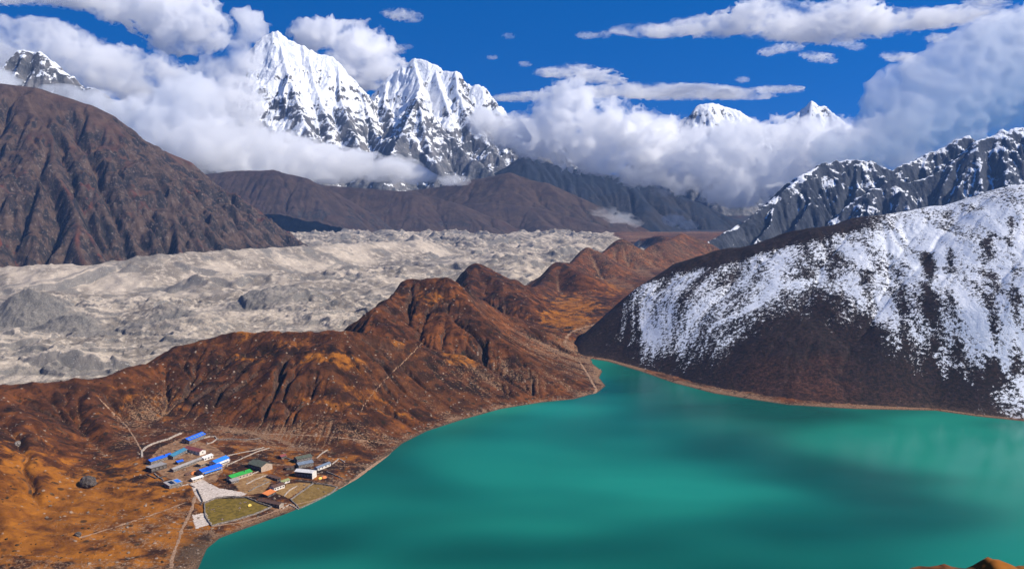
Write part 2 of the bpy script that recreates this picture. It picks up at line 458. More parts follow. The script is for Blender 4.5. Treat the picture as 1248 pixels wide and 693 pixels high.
# ------------------------------------------------------------------ ground materials
def mat_moraine():
    s = NT('moraine_ground')
    sl = s.slope()
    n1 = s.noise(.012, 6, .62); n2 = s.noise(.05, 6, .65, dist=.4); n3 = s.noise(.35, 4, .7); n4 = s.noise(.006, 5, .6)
    rust = s.attr('rust'); stone = s.attr('stone'); glac = s.attr('glac'); flow = s.attr('flow'); wet = s.attr('wet')
    heath = s.mix(s.mr(n2, .40, .62), (.016, .007, .004), (.095, .032, .012))
    heath = s.mix(s.mr(n1, .42, .62), heath, s.mix(s.mr(n2, .38, .62), (.062, .020, .007), (.20, .062, .015)))
    heath = s.mix(s.math('MULTIPLY', s.mr(n4, .52, .62), .45), heath, (.017, .010, .006))  # broad dark patches put gully shade into the ground colour
    grass = s.mix(s.mr(n2, .34, .66), (.120, .037, .006), (.33, .114, .012))
    f = s.mr(s.math('ADD', s.math('MULTIPLY', rust, .98), s.math('MULTIPLY', s.math('SUBTRACT', n2, .5), 2.0)), .24, .66)
    c = s.mix(f, heath, grass)
    # bare scree in the runnels and on the steep faces
    scree = s.mix(s.mr(s.noise(.9, 3, .7), .35, .66), (.085, .040, .020), (.42, .25, .14))
    fs = s.mr(s.math('ADD', s.math('ADD', s.math('MULTIPLY', flow, .75), s.math('MULTIPLY', stone, .8)), s.math('MULTIPLY', s.math('SUBTRACT', n3, .5), 2.6)), .42, .85)
    c = s.mix(s.math('MULTIPLY', fs, .85), c, scree)
    steep = s.mr(sl, .62, .80, 1, 0)
    c = s.mix(s.math('MULTIPLY', steep, s.mr(n2, .35, .6)), c, s.mix(s.mr(n3, .4, .65), (.028, .017, .012), (.115, .066, .044)))
    # pale stones and dark shrubs scattered over everything
    v = s.voro(.16); pick = s.voro(.16, out='Color')
    px = s.n('ShaderNodeSeparateColor'); s.put(px.inputs[0], pick)
    st = s.math('MULTIPLY', s.mr(v, .18, .30, 1, 0), s.mr(s.math('ADD', px.outputs[0], s.math('MULTIPLY', n2, .9)), 1.30, 1.36))
    c = s.mix(s.math('MULTIPLY', st, .7), c, (.36, .27, .20))
    v2 = s.voro(.10); p2 = s.n('ShaderNodeSeparateColor'); s.put(p2.inputs[0], s.voro(.10, out='Color'))
    sh = s.math('MULTIPLY', s.mr(v2, .2, .38, 1, 0), s.mr(s.math('ADD', p2.outputs[0], s.math('MULTIPLY', n1, .5)), .98, 1.04))
    c = s.mix(s.math('MULTIPLY', sh, .8), c, (.020, .015, .008))
    c = s.mix(s.math('MULTIPLY', s.mr(wet, .35, .9), .7), c, (.035, .027, .019))
    # glacier rubble
    g1 = s.mix(s.mr(n4, .40, .60), (.180, .150, .120), (.44, .362, .280))
    g1 = s.mix(s.math('MULTIPLY', s.mr(n2, .48, .66), .75), g1, (.60, .50, .385))
    g1 = s.mix(s.math('MULTIPLY', s.mr(s.noise(.0075, 8, .68, dist=.8), .52, .62), .85), g1, s.mix(s.mr(n3, .4, .6), (.100, .090, .080), (.22, .20, .175)))
    g1 = s.mix(s.math('MULTIPLY', s.mr(sl, .70, .86, 1, 0), .75), g1, (.13, .125, .12))
    g1 = s.mix(s.mr(n3, .58, .68), g1, (.17, .155, .14))
    g1 = s.mix(s.mr(n3, .30, .40, 1, 0), g1, (.62, .58, .53))
    g1 = s.mix(s.math('MULTIPLY', s.mr(s.attr('pale'), -.15, -.7), .8), g1, s.mix(s.mr(n3, .38, .62), (.085, .080, .074), (.20, .185, .165)))
    g1 = s.mix(s.math('MULTIPLY', s.attr('pale'), s.mr(n2, .3, .6, .55, 1.)), g1, s.mix(s.mr(n3, .4, .62), (.36, .265, .185), (.68, .54, .41)))
    c = s.mix(s.mr(s.math('ADD', glac, s.math('MULTIPLY', s.math('SUBTRACT', n2, .5), .5)), .45, .75), c, g1)
    b = s.bump(s.math('ADD', s.math('MULTIPLY', n3, .9), s.math('MULTIPLY', st, .5)), 1.6, .9)
    b = s.bump(n2, 1.5, .5, b)
    return s.pbr(c, .95, b)

def mat_brown(name, tone=1.0, red=(.135, .042, .026), dark=(.030, .027, .028), mid=(.088, .060, .048), zt=(250, 560), k=1.0, pale=(.21, .175, .15), turf=((.050, .031, .024), (.105, .066, .046)), runnel_mix=.42):
    """bare Himalayan hillside: dark bands of rock low down, brown alpine turf higher up"""
    s = NT(name)
    sl = s.slope(); z = s.xyz()[2]
    n1 = s.noise(.004 * k, 6, .6, dist=.5); n2 = s.noise(.018 * k, 6, .68, dist=.3); n3 = s.noise(.09 * k, 5, .7); flow = s.attr('flow')
    st = s.noise(.022 * k, 7, .72, stretch=(1, 1, .35), dist=.4); st2 = s.noise(.008 * k, 6, .65, stretch=(.6, .6, 4.))
    def q(c): return tuple(min(1, v * tone) for v in c)
    turf = s.mix(s.mr(n2, .35, .68), q(turf[0]), q(turf[1]))
    rock = s.mix(s.mr(st, .42, .60), q(dark), q(mid))
    rock = s.mix(s.math('MULTIPLY', s.mr(st2, .5, .62), .6), rock, q((.020, .018, .019)))
    rock = s.mix(s.mr(n3, .54, .70), rock, q((.17, .135, .115)))
    lo = s.mr(s.math('ADD', z, s.math('MULTIPLY', s.math('SUBTRACT', n1, .5), 500)), zt[0], zt[1])
    f = s.mr(s.math('SUBTRACT', s.math('MULTIPLY', s.math('SUBTRACT', .86, sl), 2.4), s.math('MULTIPLY', lo, .55)), -.05, .28)
    c = s.mix(f, turf, rock)
    rd = s.math('MULTIPLY', s.mr(n1, .52, .66), s.mr(sl, .60, .80))
    c = s.mix(s.math('MULTIPLY', rd, s.math('SUBTRACT', 1., s.math('MULTIPLY', lo, .75))), c, q(red))
    c = s.mix(s.math('MULTIPLY', s.mr(s.math('ADD', flow, s.math('MULTIPLY', s.math('SUBTRACT', n3, .5), .8)), .55, .95), runnel_mix), c, q(pale))
    b = s.bump(n3, 6.0, .8); b = s.bump(st, 9.0, .6, b)
    return s.pbr(c, .95, b)

def mat_snow_peak(name, line=(500, 1150), k=1.0, rock=(.055, .060, .070), rock2=(.19, .18, .175), bias=0., turf=None, slope0=.56):
    """ice and snow on everything that is not too steep, rock showing through; bare below the snow line"""
    s = NT(name)
    sl = s.slope(); z = s.xyz()[2]
    n1 = s.noise(.0016 * k, 6, .6, dist=.4); n2 = s.noise(.008 * k, 7, .68, dist=.3); n3 = s.noise(.03 * k, 5, .7)
    st = s.noise(.0065 * k, 7, .68, stretch=(1, 1, .28), dist=.3)
    lay = s.noise(.004 * k, 5, .6, stretch=(.5, .5, 4.5))
    flow = s.attr('flow')
    r = s.mix(s.mr(n2, .35, .68), rock, rock2)
    if turf: r = s.mix(s.mr(z, turf[1], turf[2], 1, 0), r, turf[0])
    alt = s.mr(z, line[0], line[1], -.55, .38, smooth=False)
    v = s.math('ADD', alt, s.math('MULTIPLY', s.math('SUBTRACT', st, .5), 2.0))
    v = s.math('ADD', v, s.math('MULTIPLY', s.math('SUBTRACT', n3, .5), 1.3))
    v = s.math('ADD', v, s.math('MULTIPLY', s.math('SUBTRACT', lay, .5), 1.3))
    v = s.math('ADD', v, s.math('MULTIPLY', s.math('SUBTRACT', sl, slope0), 1.3))
    v = s.math('ADD', v, s.math('MULTIPLY', s.math('SUBTRACT', flow, .3), .35))
    v = s.math('ADD', v, s.math('MULTIPLY', s.math('SUBTRACT', n2, .5), 1.4))
    v = s.math('ADD', v, bias)
    f = s.mr(v, -.06, .10)
    snow = s.mix(s.mr(n1, .3, .7), (.74, .77, .82), (.88, .89, .91))
    c = s.mix(f, r, snow)
    h = s.math('ADD', s.math('MULTIPLY', st, 1.), s.math('MULTIPLY', n3, .35))
    b = s.bump(s.math('ADD', n3, s.math('MULTIPLY', st, 2.)), 22.0 / k, .7)
    return s.pbr(c, .8, b, spec=.25)

def mat_snow_hill():
    s = NT('snowy_hill_ground')
    cov = s.attr('cover'); flow = s.attr('flow'); sl = s.slope()
    cx = s.n('ShaderNodeCombineXYZ'); s.put(cx.inputs[0], s.attr('ts')); s.put(cx.inputs[1], s.math('MULTIPLY', s.attr('td'), .38)); s.put(cx.inputs[2], s.math('MULTIPLY', s.xyz()[2], .25))
    n1 = s.noise(.012, 6, .62); n2 = s.noise(.055, 7, .68, vec=cx.outputs[0], dist=.6); n3 = s.noise(.20, 6, .74)
    c = s.mix(s.mr(n3, .40, .62), (.005, .004, .004), (.036, .017, .013))
    c = s.mix(s.math('MULTIPLY', s.mr(n2, .45, .6), .5), c, (.012, .008, .008))
    c = s.mix(s.math('MULTIPLY', s.mr(s.attr('red'), .2, .8), s.mr(n2, .32, .62)), c, s.mix(s.mr(n3, .38, .62), (.02, .009, .006), (.105, .038, .021)))
    c = s.mix(s.mr(n3, .62, .72), c, (.13, .10, .085))
    v = s.math('ADD', cov, s.math('MULTIPLY', s.math('SUBTRACT', n2, .5), 1.3))
    v = s.math('ADD', v, s.math('MULTIPLY', s.math('SUBTRACT', n3, .5), 2.5))
    v = s.math('ADD', v, s.math('MULTIPLY', s.math('SUBTRACT', s.noise(.7, 4, .7), .5), 1.1))
    f = s.mr(v, .46, .56)
    c = s.mix(f, c, s.mix(s.mr(n1, .3, .7), (.70, .73, .78), (.86, .87, .89)))
    shore = s.attr('shore')
    c = s.mix(s.math('MULTIPLY', shore, s.mr(n3, .3, .6)), c, (.22, .13, .075))
    b = s.bump(n3, 2.2, .8)
    return s.pbr(c, .85, b, spec=.25)

def mat_water():
    s = NT('turquoise_meltwater')
    m1 = s.noise(.0026, 2, .45, stretch=(1, 1.3, 1), dist=.3); m2 = s.noise(.012, 4, .55, stretch=(1, 2.2, 1))
    c = s.mix(s.mr(m1, .38, .62), (.003, .070, .054), (.013, .215, .148))  # large soft dark patches stand in for cloud shadows on the water
    c = s.mix(s.mr(m2, .35, .75, 0, .16), c, (.003, .125, .105))
    w = s.math('ADD', s.noise(.8, 4, .6), s.math('MULTIPLY', s.noise(.16, 3, .5), 2.))
    b = s.bump(w, .05, .35)
    o = s.pbr(c, .14, b)
    p = [n for n in s.t.nodes if n.type == 'BSDF_PRINCIPLED'][0]
    p.inputs['Specular IOR Level'].default_value = .08; p.inputs['IOR'].default_value = 1.33
    s.put(p.inputs['Roughness'], s.mr(m1, .3, .7, .24, .12))
    return o
# ------------------------------------------------------------------ the setting
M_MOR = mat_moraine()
inside_a = (gb.X > ga.x0 + 8) & (gb.X < ga.xs[-1] - 8) & (gb.Y > ga.y0 + 8) & (gb.Y < ga.ys[-1] - 8)
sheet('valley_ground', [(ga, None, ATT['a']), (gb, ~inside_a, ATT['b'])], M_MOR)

# the lake: one flat sheet a little larger than its outline, its edge under the shore
sd_ring = []
lk = smooth_line([np.array(p) for p in LAKE] + [np.array(LAKE[0])], 3)[:-1]
ctr = np.array(lk)
nrm = np.roll(ctr, -1, 0) - np.roll(ctr, 1, 0); nrm = np.stack([nrm[:, 1], -nrm[:, 0]], 1); nrm /= np.linalg.norm(nrm, axis=1)[:, None] + 1e-9
area = .5 * np.sum(ctr[:, 0] * np.roll(ctr[:, 1], -1) - np.roll(ctr[:, 0], -1) * ctr[:, 1])
ring = ctr + nrm * (9 if area > 0 else -9)
bm = bmesh.new()
f = bm.faces.new([bm.verts.new((p[0], p[1], 0)) for p in ring])
bmesh.ops.triangulate(bm, faces=[f]); bmesh.ops.recalc_face_normals(bm, faces=bm.faces)
me = bpy.data.meshes.new('lake_water'); bm.to_mesh(me); bm.free()
if me.polygons[0].normal.z < 0: me.flip_normals()
o = bpy.data.objects.new('lake_water', me); COL.objects.link(o); me.materials.append(mat_water()); o['kind'] = 'structure'

# far ground out to the horizon, behind a lip that hides the seam
gc = Grid(-40000, 40000, 5420, 60000, 1000)
gc.H = -150 + 0 * gc.X
far = sheet('distant_ground', [(gc, None, {k: np.zeros(gc.X.shape) for k in ('flow',)})], mat_brown('haze_blue_distant_rock', .8, turf=((.024, .028, .038), (.052, .054, .066))))  # bluish turf puts the blue of distant air into the colour
for v in far.data.vertices:
    if v.co.y < 6000: v.co.y = 5420

# snowy hill on the far shore
HC = [GZ(714, 428, -4), GZ(722, 412, 10), GZ(740, 394, 32), GZ(764, 374, 60), P(830, 325, 1640), P(900, 300, 1610), P(1000, 275, 1575), P(1070, 262, 1555), P(1150, 250, 1530), P(1248, 225, 1490), P(1380, 195, 1440), P(1600, 150, 1400)]
def hill_extra(g, H, fl):
    X, Y = g.X, g.Y
    sd = lake_sd(X, Y)
    lim = -2 + .55 * np.maximum(sd, -20) + 260 * (np.clip(sd, 0, 260) / 260) ** 3
    lim = np.where(sd < 4, np.minimum(lim, -2 + .5 * sd), lim)
    H = np.where(sd < 260, -12 * np.log(np.exp(-np.clip(H, -200, 500) / 12) + np.exp(-np.clip(lim, -200, 500) / 12)), H)
    HT = [(95, 1440), (95, 1560), (125, 1640), (160, 1700), (260, 2000), (400, 2500), (3000, 2600), (3000, 800), (95, 800)]
    l2 = -4 - 1.05 * poly_sd(X, Y, HT)
    H = np.where(l2 < 150, -8 * np.log(np.exp(-np.clip(H, -200, 500) / 8) + np.exp(-np.clip(l2, -200, 500) / 8)), H)
    H = H + sstep(15, 60, H) * (1.2 * fbm(X, Y, 16, 3, 71))
    # where the snow lies
    cov = .385 + .075 * sstep(10, 150, H) - .12 * (1 - sstep(6, 34, H))
    cov = cov + .16 * sstep(420, 700, X)
    D = line_d(X, Y, HC)
    s_ = X + .75 * D * (1 - sstep(250, 620, X)) - .1 * D
    streak = fbm(s_, D * .14, 46, 4, 81) + .6 * fbm(s_ + 20 * fbm(X, Y, 90, 2, 83), D * .2, 17, 3, 82)
    cov = cov + .55 * streak * sstep(20, 90, D)
    cov = cov + .22 * np.exp(-((X - 270) / 110) ** 2 - ((Y - 1420) / 110) ** 2)
    cov = cov + .26 * sstep(500, 640, X) * (1 - sstep(60, 160, H))
    cov = cov - .6 * (1 - sstep(130, 240, X + 20 * fbm(X, Y, 60, 3, 86)))
    for gx, wd, a in ((1062, 11, .75), (1100, 6, .4), (1135, 9, .8), (1160, 7, .5), (1205, 10, .8), (1232, 6, .5), (1000, 10, .4)):     # dark runnels straight down the right half
        c0, c1_ = P(gx - 4, 300, 1400), P(gx + 6, 480, 1140)
        dd, tt, _ = seg_dist(X + 10 * fbm(X, Y, 60, 3, 84), Y, c0, c1_)
        cov = cov - a * np.exp(-(dd / wd) ** 2) * (.55 + .9 * fbm(X, Y, 70, 3, 87)).clip(0, 1.2)
    cov = cov - .95 * (1 - sstep(18, 64, D + 14 * fbm(X, Y, 50, 3, 85))) * (1 - sstep(520, 700, X))
    for (px, py, Yd, rx, ry, a) in ((950, 425, 1290, 95, 70, .62), (1030, 450, 1220, 95, 60, .6), (900, 400, 1360, 60, 40, .25), (1110, 482, 1150, 120, 26, .5), (890, 466, 1240, 90, 30, .35), (1190, 490, 1130, 90, 22, .35)):
        c = P(px, py, Yd)
        cov = cov - a * np.exp(-(((X - c[0]) / rx) ** 2 + ((Y - c[1]) / ry) ** 2))
    cov = cov - .30 * (1 - sstep(6, 34, H + 8 * fbm(X, Y, 40, 3, 88)))
    red = np.zeros(X.shape)
    for (px, py, Yd, r, a) in ((1005, 450, 1190, 60, 1.), (930, 440, 1230, 70, .6), (740, 400, 1640, 40, .6), (800, 350, 1850, 60, .7), (900, 305, 1850, 90, .5), (1090, 470, 1150, 60, .5)):
        c = P(px, py, Yd); red = np.maximum(red, a * np.exp(-((X - c[0]) ** 2 + (Y - c[1]) ** 2) / r ** 2))
    return H, dict(ts=s_, td=D, cover=np.clip(cov, -.3, 1.3), red=red, shore=np.exp(-np.maximum(sd, 0) / 7.))
HRIB = [[P(1248, 225, 1490), P(1262, 330, 1330), P(1275, 430, 1190), P(1280, 505, 1100)],
        [P(1150, 250, 1530), P(1165, 340, 1370), P(1175, 430, 1230), P(1180, 495, 1130)],
        [P(1070, 262, 1555), P(1080, 350, 1400), P(1085, 430, 1250), P(1090, 490, 1140)],
        [P(1000, 275, 1575), P(1005, 350, 1430), P(1000, 430, 1270), P(995, 488, 1150)],
        [P(900, 300, 1610), P(920, 360, 1490), P(930, 430, 1320), P(930, 478, 1200)],
        [P(830, 325, 1640), P(850, 380, 1520), P(860, 440, 1370), P(860, 470, 1260)]]
hill, gh = mountain('snowy_hill', [dict(pts=HC, sl=1.0, sr=.56, rnd=26, conc=1e9, w=.5)] + [dict(pts=r, sl=.5, sr=.5, rnd=60) for r in HRIB],
                    3.0, 420, mat_snow_hill(), noise=(6, 240), rib=(5, 46), iters=26, ero=.010, diff=.06, seed=31, floor=-14, clipy=(900, 2500), warp=14, extra=hill_extra)

# the brown mountain on the left, above the glacier
BM = [P(-420, 120, 3350), P(-200, 104, 3420), P(-60, 98, 3470), P(0, 100, 3500), P(42, 103, 3500), P(100, 124, 3540), P(150, 156, 3600), P(200, 184, 3680), P(260, 224, 3800), P(300, 254, 3900), P(345, 296, 4020), P(362, 306, 4060)]
BR = [[P(42, 103, 3500), P(70, 190, 3180), P(95, 270, 2930), P(110, 322, 2760)], [P(150, 156, 3600), P(190, 230, 3300), P(215, 290, 3090), P(225, 310, 3000)],
      [P(-60, 98, 3470), P(-20, 200, 3100), P(0, 290, 2800)], [P(240, 210, 3760), P(285, 265, 3500), P(310, 300, 3340)], [P(-250, 108, 3400), P(-200, 200, 3000), P(-160, 300, 2700)]]
mountain('brown_mountain', [dict(pts=BM, sl=.7, sr=.80, rnd=30)] + [dict(pts=r, sl=.95, sr=.95, rnd=14) for r in BR], 6.0, 900,
         mat_brown('brown_mountain_rock', dark=(.020, .018, .018), mid=(.098, .064, .047), pale=(.020, .017, .016), runnel_mix=.7), noise=(22, 520), rib=(38, 120), iters=70, seed=41, floor=-30, clipy=(2450, 4900), warp=45, fine=(46, 140), fmask=lambda X, Y, H, D: .12 + .88 * sstep(170, 330, D + .25 * (600 - H) + 120 * fbm(X, Y, 500, 3, 47)))  # near-black runnel colour paints crevice shade into the gullies

# brown and blue ridges that close the valley
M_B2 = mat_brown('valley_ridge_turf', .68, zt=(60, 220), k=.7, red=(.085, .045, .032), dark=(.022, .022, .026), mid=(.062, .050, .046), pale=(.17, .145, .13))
def ridge_pts(l): return [P(*q) for q in l]
mountain('first_valley_ridge', [dict(pts=ridge_pts([(180, 225, 6000), (250, 212, 5980), (290, 208, 5960), (335, 207, 5930), (370, 217, 5880), (410, 244, 5820), (450, 268, 5760), (500, 291, 5700)]), sl=.6, sr=.62, rnd=50),
         dict(pts=ridge_pts([(335, 207, 5930), (352, 240, 5700), (370, 285, 5500)]), sl=.6, sr=.6, rnd=25), dict(pts=ridge_pts([(400, 238, 5830), (430, 265, 5660), (448, 288, 5520)]), sl=.6, sr=.6, rnd=25), dict(pts=ridge_pts([(285, 208, 5960), (290, 245, 5720), (300, 290, 5500)]), sl=.6, sr=.6, rnd=25)],
         9, 700, M_B2, noise=(14, 500), rib=(9, 150), iters=45, fine=(8, 90), seed=51, floor=-170, clipy=(5440, 7000), warp=40)
mountain('second_valley_ridge', [dict(pts=ridge_pts([(340, 222, 6500), (400, 226, 6480), (440, 229, 6450), (500, 233, 6420), (550, 246, 6360), (600, 266, 6280), (640, 284, 6200), (680, 295, 6150)]), sl=.5, sr=.5, rnd=60),
         dict(pts=ridge_pts([(460, 230, 6440), (500, 258, 6120), (535, 288, 5800)]), sl=.5, sr=.5, rnd=25), dict(pts=ridge_pts([(550, 246, 6360), (590, 272, 6100), (610, 290, 5900)]), sl=.5, sr=.5, rnd=25)],
         10, 800, M_B2, noise=(12, 700), rib=(7, 200), iters=35, fine=(6, 100), seed=52, floor=-170, clipy=(5440, 8300), warp=50)
mountain('third_valley_ridge', [dict(pts=ridge_pts([(440, 272, 6900), (500, 258, 6900), (560, 249, 6850), (600, 246, 6800), (660, 255, 6700), (720, 271, 6550), (760, 284, 6450), (800, 295, 6350)]), sl=.4, sr=.45, rnd=40), dict(pts=ridge_pts([(640, 251, 6740), (665, 275, 6350), (680, 293, 6100)]), sl=.4, sr=.4, rnd=40)],
         12, 900, M_B2, noise=(10, 800), rib=(5, 220), iters=30, fine=(5, 110), seed=53, floor=-170, clipy=(5440, 9000), warp=50)
M_B3 = mat_brown('haze_blue_ridge_rock', .55, turf=((.018, .026, .042), (.036, .046, .070)), zt=(100, 400), k=.6, red=(.05, .045, .05), dark=(.022, .026, .036), mid=(.05, .052, .062), pale=(.12, .12, .125))  # dark blue colours stand in for haze and cloud shade on the slope
mountain('fourth_valley_ridge', [dict(pts=ridge_pts([(440, 240, 7900), (520, 230, 7850), (580, 218, 7750), (622, 210, 7680), (660, 221, 7600), (700, 239, 7500), (740, 261, 7400), (780, 282, 7250), (820, 295, 7150)]), sl=.5, sr=.55, rnd=60), dict(pts=ridge_pts([(625, 210, 7680), (650, 242, 7300), (670, 270, 7000)]), sl=.5, sr=.5, rnd=40)],
         14, 1000, M_B2, noise=(12, 900), rib=(8, 240), iters=35, fine=(8, 130), seed=54, floor=-170, clipy=(5440, 9500), warp=60)
mountain('blue_valley_side', [dict(pts=ridge_pts([(640, 190, 9300), (700, 205, 9300), (750, 214, 9300), (800, 228, 9200), (850, 246, 9100), (900, 268, 9000), (950, 290, 8900), (1000, 300, 8800)]), sl=.6, sr=.7, rnd=60), dict(pts=ridge_pts([(760, 216, 9300), (790, 255, 8700), (810, 290, 8200)]), sl=.6, sr=.6, rnd=40)],
         16, 1200, M_B3, noise=(20, 900), rib=(16, 260), iters=40, fine=(14, 150), seed=55, floor=-170, clipy=(7000, 11500), warp=60)

# the high snow peaks
M_SNOW = mat_snow_peak('peak_ice', (420, 1650), 1.0, bias=.05, slope0=.45)
YK = 10600
def K(px, py, dy=0): return P(px, py, YK + dy)
CH = [K(296, 240, -100), K(301, 170, -50), K(305, 115, 0), K(310, 66), K(322, 42), K(338, 37), K(352, 46), K(375, 59), K(398, 67), K(412, 76), K(425, 92), K(440, 106), K(456, 122, 50), K(462, 108, 350), K(474, 88, 420), K(488, 78, 420), K(503, 71, 420), K(522, 75, 380),
      K(540, 84, 340), K(554, 84, 300), K(566, 96, 280), K(584, 104, 250), K(600, 118, 200), K(615, 140, 150), K(650, 165, 50), K(690, 190, 0), K(720, 208, -50), K(760, 240, -100), K(800, 262, -200), K(850, 284, -300)]
CR = [[K(338, 37), K(352, 92, -420), K(372, 150, -1000), K(395, 205, -1800)], [K(322, 42), K(322, 100, -330), K(318, 160, -900), K(322, 215, -1600)], [K(412, 76), K(415, 120, -380), K(432, 165, -950), K(450, 208, -1600)],
      [K(375, 59), K(386, 110, -380), K(402, 150, -800)], [K(440, 106), K(452, 150, -420), K(470, 185, -1000)],
      [K(474, 88, 420), K(468, 118, 100), K(478, 146, -250)], [K(503, 71, 420), K(512, 100, 60), K(507, 122, -250)],
      [K(490, 150, -500), K(500, 128, -700), K(508, 120, -760), K(522, 138, -820), K(548, 168, -950), K(590, 205, -1300), K(640, 240, -1700)], [K(508, 120, -760), K(494, 150, -1050), K(478, 186, -1500), K(470, 215, -1900)],
      [K(508, 120, -760), K(520, 165, -1150), K(535, 210, -1700)],
      [K(554, 84, 300), K(560, 118, -100), K(575, 150, -450), K(610, 190, -900)], [K(600, 118, 200), K(622, 160, -250), K(660, 200, -700), K(700, 245, -1200)], [K(690, 190), K(730, 230, -500), K(770, 270, -1100)], [K(530, 80, 380), K(538, 112, -60), K(548, 140, -350)]]
mountain('twin_snow_peaks', [dict(pts=CH, sl=1.3, sr=1.4, rnd=6, w=.3)] + [dict(pts=r, sl=1.15, sr=1.25, rnd=6, w=.35) for r in CR], 11, 1400, M_SNOW,
         noise=(60, 620), rib=(12, 150), seed=61, talus=2.6, iters=26, ero=.010, diff=.01, floor=-170, clipy=(7600, 12600), warp=50, fine=(120, 340))
M_SNOW2 = mat_snow_peak('far_peak_ice', (250, 900), .7, bias=.02)
mountain('small_snow_peak', [dict(pts=[P(*q) for q in ((590, 175, 12500), (620, 148, 12500), (636, 137, 12500), (655, 139, 12500), (680, 165, 12500), (720, 210, 12500))], sl=.9, sr=1.1, rnd=8)],
         26, 1100, M_SNOW2, noise=(30, 500), rib=(50, 150), seed=62, floor=-170, warp=40)
mountain('far_snow_peaks', [dict(pts=[P(*q) for q in ((780, 215, 14500), (815, 175, 14500), (836, 148, 14500), (850, 128, 14400), (862, 122, 14400), (885, 128, 14500), (905, 136, 14500), (925, 152, 14500), (955, 150, 14700), (975, 134, 14800), (990, 121, 14800), (1006, 128, 14800), (1022, 140, 14800), (1050, 180, 14800))], sl=.9, sr=1.15, rnd=8),
         dict(pts=[P(*q) for q in ((862, 122, 14400), (868, 160, 13900), (880, 200, 13300))], sl=1.1, sr=1.1), dict(pts=[P(*q) for q in ((990, 121, 14800), (985, 160, 14300), (990, 200, 13600))], sl=1.1, sr=1.1)],
         24, 1400, M_SNOW2, noise=(60, 500), rib=(40, 170), iters=40, fine=(110, 330), seed=63, floor=-170, warp=50)
mountain('left_snow_peak', [dict(pts=[P(*q) for q in ((-60, 130, 8200), (0, 82, 8200), (20, 60, 8200), (32, 57, 8200), (50, 60, 8200), (75, 86, 8150), (90, 104, 8150), (112, 100, 8100), (130, 112, 8100), (150, 135, 8100), (170, 114, 8100), (182, 132, 8100), (215, 180, 8000), (245, 190, 7900), (275, 215, 7800), (310, 240, 7700))], sl=.9, sr=1.15, rnd=8)],
         14, 1000, mat_snow_peak('left_peak_ice', (700, 1700), 1.1, bias=-.12), noise=(25, 400), rib=(45, 120), seed=64, floor=-170, warp=40, fine=(50, 160))
# dark rocky mountains behind the snowy hill
M_ROCK = mat_snow_peak('snow_dusted_crag', (-250, 900), 1.5, bias=-.13, rock=(.011, .015, .024), rock2=(.050, .056, .070))
RM = [P(*q) for q in ((800, 330, 3350), (830, 313, 3480), (868, 290, 3700), (900, 273, 3850), (925, 256, 3950), (950, 234, 4050), (975, 213, 4150), (1000, 198, 4250), (1030, 192, 4300), (1060, 193, 4300), (1085, 205, 4300), (1120, 190, 4400), (1180, 162, 4450))]
RMr = [[P(1000, 198, 4250), P(985, 240, 4020), P(965, 280, 3800)], [P(950, 234, 4050), P(935, 270, 3860), P(915, 300, 3650)], [P(1045, 192, 4300), P(1040, 240, 4040), P(1025, 275, 3850)], [P(885, 281, 3780), P(878, 300, 3660), P(868, 318, 3520)]]
mountain('dark_crag', [dict(pts=RM, sl=.85, sr=.85, rnd=6)] + [dict(pts=r, sl=.9, sr=.9, rnd=6) for r in RMr], 6, 560, M_ROCK, noise=(18, 250), rib=(18, 80), seed=65, floor=-20, clipy=(2900, 5380), warp=28, fine=(30, 95))
RN = [P(*q) for q in ((1000, 280, 3900), (1030, 250, 3920), (1060, 227, 3950), (1090, 216, 3980), (1112, 220, 4000), (1135, 212, 4020), (1165, 190, 4050), (1190, 170, 4080), (1215, 158, 4100), (1248, 150, 4120), (1300, 138, 4150), (1400, 135, 4200))]
mountain('snow_streaked_crag', [dict(pts=RN, sl=.95, sr=.85, rnd=6)] + [dict(pts=[P(*q) for q in r], sl=.9, sr=.9, rnd=6) for r in (((1190, 170, 4080), (1175, 215, 3920), (1160, 255, 3800)), ((1090, 216, 3980), (1075, 245, 3880), (1060, 272, 3780)), ((1248, 150, 4120), (1240, 200, 3930), (1235, 240, 3780)))],
         6, 560, M_ROCK, noise=(18, 220), rib=(18, 75), seed=66, floor=-20, clipy=(2900, 5380), warp=26, fine=(28, 85))

# the slope the camera stands on
gn = Grid(-420, 420, -160, 520, 3.0)
X, Y = gn.X, gn.Y
def near_z(X, Y):
    r = np.sqrt(X * X + (Y + 4) ** 2)
    z = CAM_H - 1.7 - .60 * np.maximum(Y, 0) + .25 * np.minimum(Y, 0) * -1 - .0006 * X * X * 0
    return z
gn.H = near_z(X, Y) + 3 * fbm(X, Y, 60, 4, 91) * sstep(12, 60, Y) - 2.0 * sstep(5, 20, Y)
gn.H = np.maximum(gn.H, -8)
one = np.ones(X.shape)
sheet('viewpoint_slope', [(gn, None, dict(flow=one * .3, rust=one * .8, stone=one * .15, glac=one * 0, wet=one * 0))], M_MOR)
